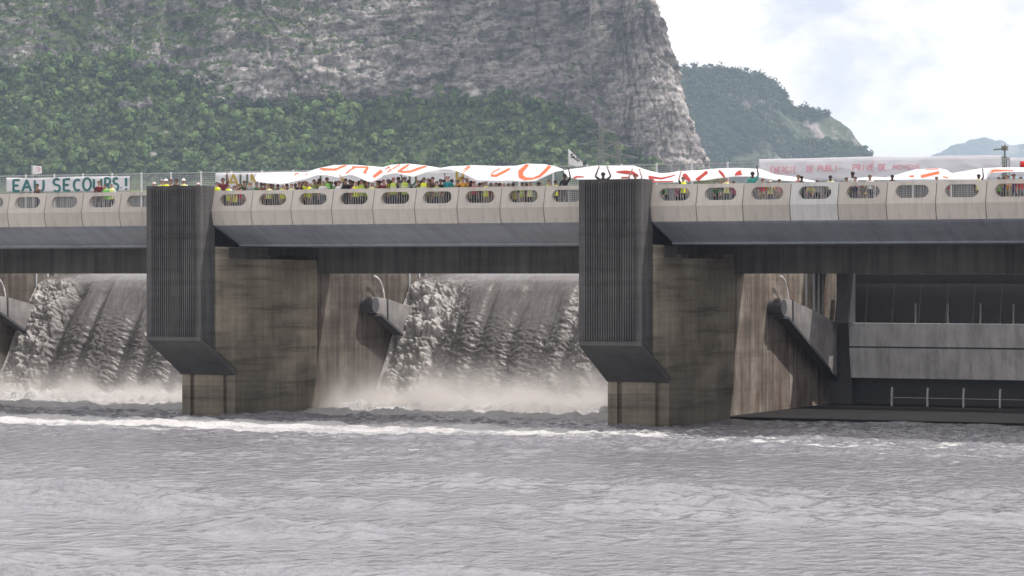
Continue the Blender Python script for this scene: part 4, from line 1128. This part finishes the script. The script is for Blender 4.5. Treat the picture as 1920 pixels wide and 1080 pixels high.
# ------------------------------------------------------------------ people on the bridge
def body_mesh(name, arms, lean=0.0, head_turn=0.0):
    """one continuous skinned body about 1.75 m tall facing -y; arms = ((elbow, wrist) left, right)"""
    def L(x, y, z):                                     # bend the trunk forward about the hips
        if lean and z > .92:
            d = z - .92; return (x, y - d * math.sin(lean) - (0 if abs(x) > .2 else 0), .92 + d * math.cos(lean))
        return (x, y, z)
    V = [(0, 0, .95), (0, 0, 1.12), (0, .01, 1.32), (0, .01, 1.45), (0, -.005, 1.52), (0, -.02, 1.61), (0, -.01, 1.70)]
    R = [(.15, .105), (.125, .095), (.155, .11), (.085, .07), (.052, .052), (.076, .092), (.062, .075)]
    T = [2, 1, 1, 1, 0, 0, 0]
    E = [(0, 1), (1, 2), (2, 3), (3, 4), (4, 5), (5, 6)]
    V = [L(*p) for p in V]
    for s, (el, wr) in zip((-1, 1), arms):
        n = len(V)
        hd = (Vector(wr) - Vector(el)).normalized() * .085 + Vector(wr)
        V += [L(s * .175, .01, 1.405), (s * el[0], el[1], el[2]), (s * wr[0], wr[1], wr[2]), (s * hd[0], hd[1], hd[2])]
        R += [(.062, .062), (.043, .043), (.028, .028), (.036, .022)]; T += [1, 1, 0, 0]
        E += [(2, n), (n, n + 1), (n + 1, n + 2), (n + 2, n + 3)]
    for s in (-1, 1):
        n = len(V)
        V += [(s * .095, 0, .86), (s * .105, -.02, .49), (s * .11, .02, .09), (s * .12, -.13, .035)]
        R += [(.092, .092), (.058, .058), (.042, .042), (.038, .03)]; T += [2, 2, 3, 3]
        E += [(0, n), (n, n + 1), (n + 1, n + 2), (n + 2, n + 3)]
    me = bpy.data.meshes.new('skeleton'); me.from_pydata(V, E, [])
    o = bpy.data.objects.new('skeleton', me); COL.objects.link(o)
    o.modifiers.new('skin', 'SKIN'); s_ = o.modifiers.new('sub', 'SUBSURF'); s_.levels = s_.render_levels = 1
    for i, r in enumerate(R):
        me.skin_vertices[0].data[i].radius = r
    me.skin_vertices[0].data[0].use_root = True
    bpy.context.view_layer.update()
    dg = bpy.context.evaluated_depsgraph_get()
    out = bpy.data.meshes.new_from_object(o.evaluated_get(dg)); out.name = name
    bpy.data.objects.remove(o)
    segs = [(Vector(V[a]), Vector(V[b]), T[b] if T[b] != 2 or a else 2) for a, b in E]
    for poly in out.polygons:
        c = poly.center; best, mi = 1e9, 1
        for a, b, t in segs:
            d = b - a; q = max(0, min(1, (c - a).dot(d) / d.length_squared)); dist = (c - a - d * q).length
            if dist < best: best, mi = dist, t
        if mi == 1 and c.z < .93: mi = 2
        poly.material_index = mi; poly.use_smooth = True
    # fingers, nose, ears, eyes and mouth become part of the same mesh
    mb = MB()
    for s, (el, wr) in zip((-1, 1), arms):
        e, w = Vector((s * el[0], el[1], el[2])), Vector((s * wr[0], wr[1], wr[2])); d = (w - e).normalized(); side = d.cross(Vector((0, 1, 0)) if abs(d.y) < .8 else Vector((0, 0, 1))).normalized(); up = side.cross(d)
        for k, (off, ln) in enumerate(((-.027, .058), (-.009, .072), (.009, .075), (.026, .066))):
            p0 = w + d * .085 + side * off
            mb.tube([p0, p0 + d * ln * .55 + up * .006, p0 + d * ln * .9 + up * .022], [.0095, .0085, .006], 6, 0)
        p0 = w + d * .045 - side * .034
        mb.tube([p0, p0 - side * .022 + d * .03, p0 - side * .026 + d * .058], [.011, .0095, .007], 6, 0)
    hx, hy, hz = V[5]
    fr = Vector((0, -math.cos(lean * .5), -math.sin(lean * .5)))
    hc = Vector((hx, hy, hz))
    mb.tube([hc + fr * .080 + Vector((0, 0, .018)), hc + fr * .102 + Vector((0, 0, -.014)), hc + fr * .085 + Vector((0, 0, -.024))], [.009, .014, .010], 6, 0)
    for s in (-1, 1):
        mb.tube([hc + Vector((s * .074, 0, -.025)), hc + Vector((s * .086, .004, 0)), hc + Vector((s * .076, .004, .025))], [.008, .013, .008], 6, 0)
        mb.tube([hc + fr * .079 + Vector((s * .031, 0, .022)), hc + fr * .087 + Vector((s * .031, 0, .022))], [.011, .008], 6, 4)
    mb.tube([hc + fr * .080 + Vector((-.024, 0, -.048)), hc + fr * .088 + Vector((0, 0, -.050)), hc + fr * .080 + Vector((.024, 0, -.048))], .006, 5, 4)
    bm = bmesh.new(); bm.from_mesh(out)
    vv = [bm.verts.new(p) for p in mb.v]
    for f, mi in zip(mb.f, mb.m):
        try:
            nf = bm.faces.new([vv[i] for i in f]); nf.material_index = mi; nf.smooth = True
        except ValueError: pass
    bm.to_mesh(out); bm.free()
    return out, V

def vest_mesh(V, lean):
    rings = [(.90, .185, .140), (1.0, .172, .132), (1.12, .165, .125), (1.16, .168, .126), (1.24, .178, .132), (1.28, .180, .134), (1.36, .182, .130), (1.425, .165, .112), (1.47, .095, .085)]
    mb = MB(); n = 20
    for z, a, b in rings:
        d = max(0, z - .92); oy = -d * math.sin(lean); oz = .92 + d * math.cos(lean) if z > .92 else z
        for k in range(n):
            t = 2 * math.pi * k / n
            yy = b * math.sin(t)
            mb.v.append((a * math.cos(t), oy + .005 + yy * math.cos(lean), oz + yy * math.sin(lean) * -1))
    for i in range(len(rings) - 1):
        for k in range(n):
            mb.f.append((i * n + k, i * n + (k + 1) % n, (i + 1) * n + (k + 1) % n, (i + 1) * n + k)); mb.m.append(1 if i in (2, 4) else 0)
    me = bpy.data.meshes.new('vest'); me.from_pydata(mb.v, [], mb.f)
    me.polygons.foreach_set('material_index', mb.m); me.polygons.foreach_set('use_smooth', [True] * len(mb.f))
    return me

def hair_mesh(V, kind, lean):
    c = Vector(V[5]) + (Vector(V[6]) - Vector(V[5])) * .35 + Vector((0, .012, 0))
    mb = MB(); n, m_ = 18, 8
    for j in range(m_ + 1):
        ph = (math.pi * .62) * j / m_
        for k in range(n):
            t = 2 * math.pi * k / n
            cut = ph if math.sin(t) > -.35 or kind == 'hat' else min(ph, math.pi * .36)
            if kind == 'hat': cut = ph * .78
            w = 1 + .035 * math.sin(5 * t + j) * (kind == 'hair')
            mb.v.append(c + Vector((.094 * w * math.sin(cut) * math.cos(t), .112 * w * math.sin(cut) * math.sin(t), .095 * math.cos(cut))))
    for j in range(m_):
        for k in range(n): mb.f.append((j * n + k, j * n + (k + 1) % n, (j + 1) * n + (k + 1) % n, (j + 1) * n + k))
    if kind == 'hat':
        k0 = len(mb.v)
        for k in range(9):
            t = math.pi + math.pi * (.12 + .76 * k / 8); r0, r1 = .105, .19
            mb.v += [c + Vector((.094 * math.cos(t), r0 * math.sin(t), .02)), c + Vector((.10 * math.cos(t), r1 * math.sin(t), .004))]
        for k in range(8): mb.f.append((k0 + 2 * k, k0 + 2 * k + 2, k0 + 2 * k + 3, k0 + 2 * k + 1))
    me = bpy.data.meshes.new(kind); me.from_pydata([tuple(p) for p in mb.v], [], mb.f)
    me.polygons.foreach_set('use_smooth', [True] * len(mb.f))
    return me

DN = ((.235, .02, 1.13), (.245, -.07, .89)); HOLD = ((.30, -.10, 1.28), (.27, -.28, 1.52)); UP = ((.34, -.03, 1.55), (.22, -.06, 1.86)); FWD = ((.25, -.13, 1.14), (.16, -.36, 1.20)); OV = ((.26, -.02, 1.58), (.20, -.08, 1.88))
POSES = {'stand': ((DN, DN), 0), 'hold': ((HOLD, HOLD), 0), 'up': ((UP, UP), 0), 'right_up': ((DN, OV), 0), 'left_up': ((OV, DN), 0), 'lean': ((FWD, FWD), .12), 'bend': ((((.22, -.42, 1.0), (.17, -.60, .86))), ) * 2}
BODY = {}
for nm, pz in POSES.items():
    if nm == 'bend': arms, le = (((.22, -.42, 1.02), (.17, -.62, .88)),) * 2, .95
    else: arms, le = pz
    me, V = body_mesh('person_' + nm, arms, le)
    BODY[nm] = (me, vest_mesh(V, le), hair_mesh(V, 'hair', le), hair_mesh(V, 'hat', le), V[6][2] + .075)
    for mtl in (SKIN[0], DY['grey'], JEANS[0], SHOE, EYE): me.materials.append(mtl)
    BODY[nm][1].materials.append(DY['bright yellow vest']); BODY[nm][1].materials.append(REFL)
    BODY[nm][2].materials.append(HY['dark hair']); BODY[nm][3].materials.append(HY['white cap'])

ORD = ['first', 'second', 'third', 'fourth', 'fifth', 'sixth', 'seventh', 'eighth', 'ninth']
def where(u):
    x = xat(u, 1.1)
    for kp, nm in ((0, 'first'), (1, 'second')):
        a = PX0 + PITCH * kp
        if a - .1 <= x <= a + PW + .1: return 'behind the top of the %s ribbed pier' % nm
    for kx, (a, b_) in BAYX.items():
        if a <= x <= b_:
            i = int((x - a) / pw)
            if kx == -1: return 'above the %s panel left of the first pier' % ORD[NP - 1 - i]
            return 'above the %s panel right of the %s pier' % (ORD[i], 'first' if kx == 0 else 'second')
    return 'at the photo edge'

used = {}
def person(u, y, v, pose, top, vest=None, hair='dark hair', skin=0, yaw=0, label=None, cat='person'):
    base = WALK if y < 3.25 else DECK
    p = at(u, v, y)
    me, vm, hm, km, full = BODY[pose]
    sc = max(.80, min(1.12, (p.z - base) / full))
    o = bpy.data.objects.new('person', me); COL.objects.link(o)
    o.location = (p.x, y, base); o.rotation_euler = (0, 0, math.radians(yaw) + ANG * .6); o.scale = (sc,) * 3
    for i, m_ in enumerate((SKIN[skin], DY[top], random.choice(JEANS), SHOE, EYE)):
        o.material_slots[i].link = 'OBJECT'; o.material_slots[i].material = m_
    if vest:
        c = bpy.data.objects.new('vest', vm); COL.objects.link(c); c.parent = o
        c.material_slots[0].link = 'OBJECT'; c.material_slots[0].material = DY[vest]
    cap = 'cap' in hair or 'hat' in hair
    c = bpy.data.objects.new('hat' if cap else 'hair', km if cap else hm); COL.objects.link(c); c.parent = o
    c.material_slots[0].link = 'OBJECT'; c.material_slots[0].material = HY[hair]
    act = {'up': 'raising both arms', 'right_up': 'raising one arm', 'left_up': 'with one arm up', 'bend': 'bending forward'}.get(pose, '')
    if label is None:
        cl = ('%s' % vest) if vest else ('%s top' % top)
        label = 'person in %s, %s%s, %s' % (cl, hair, (' ' + act) if act else '', where(u))
    w = label.split()
    if len(w) > 16: label = label.replace(' the ', ' ').replace(' raising one arm,', ' arm raised,').replace(' with one arm up,', ' arm raised,').replace(' bending forward,', ' bending,')
    used.setdefault(label, []).append(u)
    tag(o, label, cat, 'people on the bridge')
    return o

Y1, Y2, Y3 = 'bright yellow vest', 'yellow-green vest', 'pale yellow vest'
OL, LG = 'olive green vest', 'lime green vest'
PEOPLE = [
 # left of the first pier
 (72, 2.2, 343, 'lean', 'brown', None, 'dark hair', 1), (186, 2.4, 337, 'stand', 'dark red', None, 'brown hair', 0), (200, 2.2, 344, 'lean', 'green', LG, 'dark hair', 0), (209, 2.6, 342, 'stand', 'white', Y3, 'grey hair', 0),
 # on the first pier
 (290, 2.4, 340, 'lean', 'pink', None, 'pale hat', 0), (303, 2.9, 332, 'stand', 'white', Y3, 'grey hair', 0), (311, 2.4, 327, 'stand', 'black', Y1, 'white cap', 0), (321, 2.8, 333, 'lean', 'brown', None, 'brown hair', 0), (331, 2.3, 332, 'stand', 'black', None, 'dark hair', 1), (344, 2.5, 328, 'lean', 'white', Y3, 'white cap', 0), (372, 2.6, 341, 'stand', 'grey', None, 'pale hat', 0),
 # between the piers
 (407, 2.2, 340, 'stand', 'grey', Y1, 'dark hair', 0), (418, 2.6, 331, 'right_up', 'dark red', None, 'dark hair', 1), (440, 4.5, 346, 'stand', 'white', Y1, 'brown hair', 0), (458, 2.4, 337, 'hold', 'dark green', None, 'dark hair', 1), (469, 2.1, 338, 'stand', 'grey', None, 'grey hair', 0), (481, 2.5, 340, 'hold', 'green', None, 'grey hair', 0), (490, 3.0, 341, 'stand', 'brown', Y2, 'brown hair', 0),
 (496, 2.4, 342, 'stand', 'dark red', None, 'dark hair', 1), (504, 2.1, 344, 'stand', 'white', Y3, 'dark hair', 0), (512, 2.5, 344, 'hold', 'dark green', OL, 'brown hair', 0), (521, 3.0, 344, 'stand', 'black', None, 'dark hair', 1), (530, 2.2, 344, 'stand', 'white', Y1, 'grey hair', 0), (538, 2.6, 343, 'stand', 'navy', None, 'dark hair', 0), (547, 2.1, 343, 'hold', 'white', Y3, 'brown hair', 0), (554, 2.9, 342, 'stand', 'pink', Y2, 'grey hair', 0), (561, 2.2, 339, 'stand', 'black', None, 'dark hair', 1),
 (571, 2.4, 338, 'hold', 'black', Y1, 'dark hair', 0), (580, 2.0, 340, 'stand', 'grey', Y1, 'grey hair', 0), (589, 2.5, 335, 'hold', 'brown', OL, 'brown hair', 0), (599, 2.9, 333, 'stand', 'brown', Y2, 'dark hair', 1), (606, 2.2, 337, 'stand', 'white', None, 'grey hair', 0), (613, 2.4, 331, 'stand', 'green', LG, 'dark hair', 1), (623, 2.7, 339, 'lean', 'grey', LG, 'brown hair', 0), (635, 2.2, 337, 'right_up', 'white', None, 'brown hair', 0), (648, 2.4, 333, 'stand', 'black', None, 'dark hair', 1), (656, 2.8, 335, 'hold', 'dark red', None, 'brown hair', 0), (667, 2.2, 338, 'stand', 'pink', Y1, 'grey hair', 0), (678, 2.4, 335, 'hold', 'black', Y2, 'dark hair', 0), (690, 2.8, 340, 'stand', 'brown', Y1, 'brown hair', 0), (699, 2.2, 340, 'stand', 'white', Y3, 'grey hair', 0),
 (708, 2.5, 337, 'stand', 'pink', OL, 'brown hair', 0), (719, 2.3, 335, 'hold', 'dark red', None, 'dark red hat', 0), (728, 3.0, 334, 'stand', 'white', Y1, 'grey hair', 0), (738, 2.1, 331, 'stand', 'black', Y2, 'dark red hat', 0), (747, 2.8, 330, 'right_up', 'grey', None, 'dark hair', 1), (759, 2.2, 330, 'stand', 'grey', Y2, 'dark hair', 1), (786, 2.5, 337, 'stand', 'black', Y2, 'brown hair', 0), (795, 2.1, 331, 'hold', 'black', Y1, 'dark hair', 1), (803, 2.9, 333, 'stand', 'dark red', Y3, 'dark hair', 0), (811, 2.5, 330, 'hold', 'brown', None, 'brown hair', 0), (819, 2.1, 338, 'stand', 'dark green', OL, 'dark hair', 0), (826, 2.6, 334, 'right_up', 'black', None, 'dark hair', 1), (840, 2.2, 327, 'stand', 'teal', None, 'grey hair', 0),
 (868, 2.3, 330, 'hold', 'orange', None, 'brown hair', 0), (876, 2.7, 332, 'stand', 'black', Y2, 'dark hair', 1), (889, 2.2, 338, 'stand', 'red', None, 'dark red hat', 0), (899, 2.6, 341, 'stand', 'brown', None, 'dark hair', 1), (911, 2.2, 339, 'hold', 'navy', Y1, 'dark hair', 0), (930, 2.4, 341, 'stand', 'navy', Y2, 'brown hair', 0), (944, 2.2, 341, 'hold', 'dark green', OL, 'grey hair', 0), (954, 2.6, 342, 'stand', 'brown', None, 'dark hair', 1), (979, 2.4, 341, 'stand', 'black', Y2, 'dark hair', 1), (994, 2.2, 341, 'hold', 'white', Y3, 'brown hair', 0), (1029, 2.3, 336, 'hold', 'grey', Y2, 'brown hair', 0), (1041, 2.8, 337, 'stand', 'grey', Y1, 'dark hair', 1), (1059, 2.1, 324, 'right_up', 'black', None, 'dark hair', 2),
 # on the second pier
 (1131, 2.3, 321, 'up', 'black', None, 'dark hair', 2), (1191, 2.5, 325, 'up', 'grey', Y1, 'dark hair', 0),
 # right of the second pier
 (1250, 2.0, 352, 'bend', 'green', OL, 'grey hair', 0), (1271, 2.3, 350, 'bend', 'magenta', None, 'dark hair', 0), (1281, 2.1, 330, 'left_up', 'black', Y1, 'dark hair', 0), (1342, 1.9, 351, 'bend', 'green', LG, 'brown hair', 0), (1352, 2.8, 337, 'hold', 'purple', None, 'brown hair', 0), (1362, 2.2, 331, 'hold', 'pink', Y3, 'grey hair', 0), (1376, 2.1, 346, 'lean', 'magenta', None, 'dark hair', 1), (1411, 2.3, 320, 'right_up', 'sea green', None, 'dark hair', 2), (1430, 2.6, 333, 'stand', 'red', None, 'brown hair', 0), (1444, 1.9, 346, 'lean', 'orange', Y3, 'pale hat', 0), (1461, 2.4, 334, 'stand', 'pink', None, 'dark hair', 1), (1497, 2.7, 326, 'stand', 'pink', None, 'brown hair', 1), (1503, 2.2, 328, 'stand', 'black', None, 'dark hair', 2), (1521, 1.9, 349, 'bend', 'pale yellow', None, 'grey hair', 0), (1532, 2.5, 336, 'stand', 'grey', None, 'dark hair', 1),
 (1557, 2.3, 327, 'stand', 'pale yellow', None, 'dark hair', 2), (1587, 2.1, 331, 'stand', 'brown', Y2, 'dark hair', 1), (1599, 2.9, 320, 'stand', 'white', None, 'dark hair', 2), (1605, 2.3, 330, 'lean', 'navy', None, 'dark hair', 0), (1622, 1.9, 347, 'bend', 'grey', Y2, 'brown hair', 0), (1631, 2.8, 326, 'stand', 'white', None, 'brown hair', 1), (1673, 2.2, 326, 'stand', 'black', None, 'dark hair', 2), (1756, 2.5, 329, 'stand', 'grey', None, 'grey hair', 1), (1768, 1.9, 350, 'bend', 'red', None, 'brown hair', 0), (1835, 2.2, 325, 'right_up', 'black', Y3, 'dark hair', 2), (1873, 2.0, 333, 'lean', 'green', LG, 'dark hair', 0), (1881, 2.9, 330, 'stand', 'navy', None, 'dark hair', 1), (1890, 2.2, 327, 'lean', 'orange', None, 'brown hair', 0), (1901, 2.6, 324, 'stand', 'purple', None, 'dark hair', 1), (1914, 2.2, 331, 'stand', 'red', None, 'dark hair', 0),
]
PEOPLE += [
 (412, 4.2, 338, 'stand', 'black', None, 'brown hair', 0), (428, 3.8, 342, 'stand', 'white', Y1, 'grey hair', 0), (450, 4.0, 343, 'stand', 'red', None, 'brown hair', 0), (508, 3.9, 343, 'stand', 'purple', None, 'brown hair', 0), (566, 3.8, 338, 'stand', 'white', Y3, 'grey hair', 0), (576, 4.3, 337, 'stand', 'dark red', None, 'brown hair', 0),
 (594, 3.9, 334, 'stand', 'teal', None, 'dark hair', 1), (618, 4.1, 333, 'stand', 'red', Y1, 'brown hair', 0), (630, 3.9, 336, 'stand', 'black', Y2, 'grey hair', 1), (642, 4.2, 333, 'stand', 'white', LG, 'grey hair', 0), (661, 3.9, 335, 'stand', 'grey', Y1, 'dark hair', 0), (673, 4.2, 336, 'stand', 'purple', None, 'dark hair', 1), (684, 3.8, 337, 'hold', 'white', Y3, 'brown hair', 0),
 (712, 4.0, 334, 'stand', 'black', Y1, 'brown hair', 0), (733, 3.9, 333, 'stand', 'red', Y2, 'grey hair', 0), (752, 4.1, 330, 'hold', 'grey', Y1, 'dark hair', 0), (766, 3.9, 332, 'stand', 'black', None, 'brown hair', 0), (791, 4.1, 334, 'stand', 'grey', Y1, 'grey hair', 0), (808, 3.8, 331, 'stand', 'white', LG, 'dark hair', 1), (833, 4.0, 332, 'stand', 'red', Y2, 'dark hair', 0),
 (847, 3.9, 333, 'hold', 'white', Y1, 'brown hair', 0), (858, 4.2, 334, 'stand', 'dark red', None, 'grey hair', 0), (883, 3.9, 337, 'stand', 'white', Y3, 'dark hair', 1), (905, 4.0, 340, 'stand', 'dark green', OL, 'brown hair', 0), (921, 3.9, 341, 'stand', 'red', None, 'brown hair', 0), (937, 3.9, 341, 'stand', 'grey', Y3, 'brown hair', 1), (962, 4.0, 341, 'stand', 'white', Y1, 'grey hair', 0), (987, 3.9, 341, 'stand', 'dark red', None, 'grey hair', 0), (1010, 3.9, 340, 'hold', 'black', Y1, 'dark hair', 0),
]
for a in PEOPLE:
    person(*a, yaw=random.uniform(-35, 35))
for lb, us in used.items():
    if len(us) > 1: print('DUPLICATE LABEL', lb, us)
# ------------------------------------------------------------------ haze, sky, sun, camera
k = N('valley_haze'); k.t.nodes.remove(k.b)
v = k.n('ShaderNodeVolumePrincipled'); v.inputs['Color'].default_value = (.63, .765, 1.0, 1); v.inputs['Density'].default_value = 9.2e-5; v.inputs['Anisotropy'].default_value = 0.0
k.l(v.outputs[0], k.o.inputs['Volume'])
o = MB().box(-8900, 2900, -390, 12900, -4.4, 560).build('haze', k.m, None); tag(o, kind='stuff')

SUN = Vector((.50, .31, 1.0)).normalized()
el = math.asin(SUN.z); az = math.atan2(SUN.x, SUN.y)
W_ = bpy.data.worlds.new('World'); SC.world = W_; W_.use_nodes = True
t = W_.node_tree; bg = t.nodes['Background']
def wn(ty, **kw):
    d = t.nodes.new(ty)
    for a_, b_ in kw.items(): setattr(d, a_, b_)
    return d
sky = wn('ShaderNodeTexSky', sky_type='NISHITA', sun_disc=False)
sky.sun_elevation = el; sky.sun_rotation = az
tc = wn('ShaderNodeTexCoord')
mp = wn('ShaderNodeMapping'); mp.inputs['Scale'].default_value = (1, 1, 1.5); mp.inputs['Location'].default_value = (3.1, .7, .2); t.links.new(tc.outputs['Generated'], mp.inputs[0])
n1 = wn('ShaderNodeTexNoise'); n1.inputs['Scale'].default_value = 5.5; n1.inputs['Detail'].default_value = 7; n1.inputs['Roughness'].default_value = .55; n1.inputs['Distortion'].default_value = .6
n2 = wn('ShaderNodeTexNoise'); n2.inputs['Scale'].default_value = 17; n2.inputs['Detail'].default_value = 8; n2.inputs['Roughness'].default_value = .55; n2.inputs['Distortion'].default_value = .15
t.links.new(mp.outputs[0], n1.inputs['Vector']); t.links.new(mp.outputs[0], n2.inputs['Vector'])
cr = wn('ShaderNodeValToRGB'); e = cr.color_ramp.elements; e[0].position = .30; e[0].color = (0, 0, 0, 1); e[1].position = .43; e[1].color = (1, 1, 1, 1)
t.links.new(n1.outputs['Fac'], cr.inputs[0])
cc = wn('ShaderNodeValToRGB'); e = cc.color_ramp.elements
e[0].position = .42; e[0].color = (9.0, 8.9, 9.8, 1); e[1].position = .55; e[1].color = (14.2, 13.3, 12.8, 1)
t.links.new(n2.outputs['Fac'], cc.inputs[0])
mx = wn('ShaderNodeMix', data_type='RGBA')
t.links.new(cr.outputs[0], mx.inputs['Factor']); t.links.new(sky.outputs[0], mx.inputs['A']); t.links.new(cc.outputs[0], mx.inputs['B'])
t.links.new(mx.outputs['Result'], bg.inputs[0]); bg.inputs[1].default_value = .09

sl = bpy.data.lights.new('sun', 'SUN'); sl.energy = 3.4; sl.angle = math.radians(.6); sl.color = (1.0, .945, .905)
so = bpy.data.objects.new('sun', sl); COL.objects.link(so); so.location = SUN * 300
so.rotation_euler = SUN.to_track_quat('Z', 'Y').to_euler()

cam = bpy.data.cameras.new('camera'); co = bpy.data.objects.new('camera', cam); COL.objects.link(co)
co.location = (CX, CY, h); co.rotation_euler = (math.pi / 2, 0, ANG)
cam.sensor_width = 36; cam.lens = FPX / 1920 * 36; cam.shift_y = -(540 - HZ) / 1920
cam.clip_start = .5; cam.clip_end = 40000
SC.camera = co
SC.render.resolution_x, SC.render.resolution_y = 1024, 576
SC.view_settings.view_transform = 'Standard'; SC.view_settings.look = 'None'; SC.view_settings.exposure = .26; SC.view_settings.gamma = 1
c = SC.cycles
SC.render.engine = 'CYCLES'
c.max_bounces = 6; c.diffuse_bounces = 3; c.glossy_bounces = 3; c.transmission_bounces = 3; c.transparent_max_bounces = 12; c.volume_bounces = 2
c.use_denoising = True
try: c.denoiser = 'OPENIMAGEDENOISE'
except Exception: pass
c.sample_clamp_indirect = 4
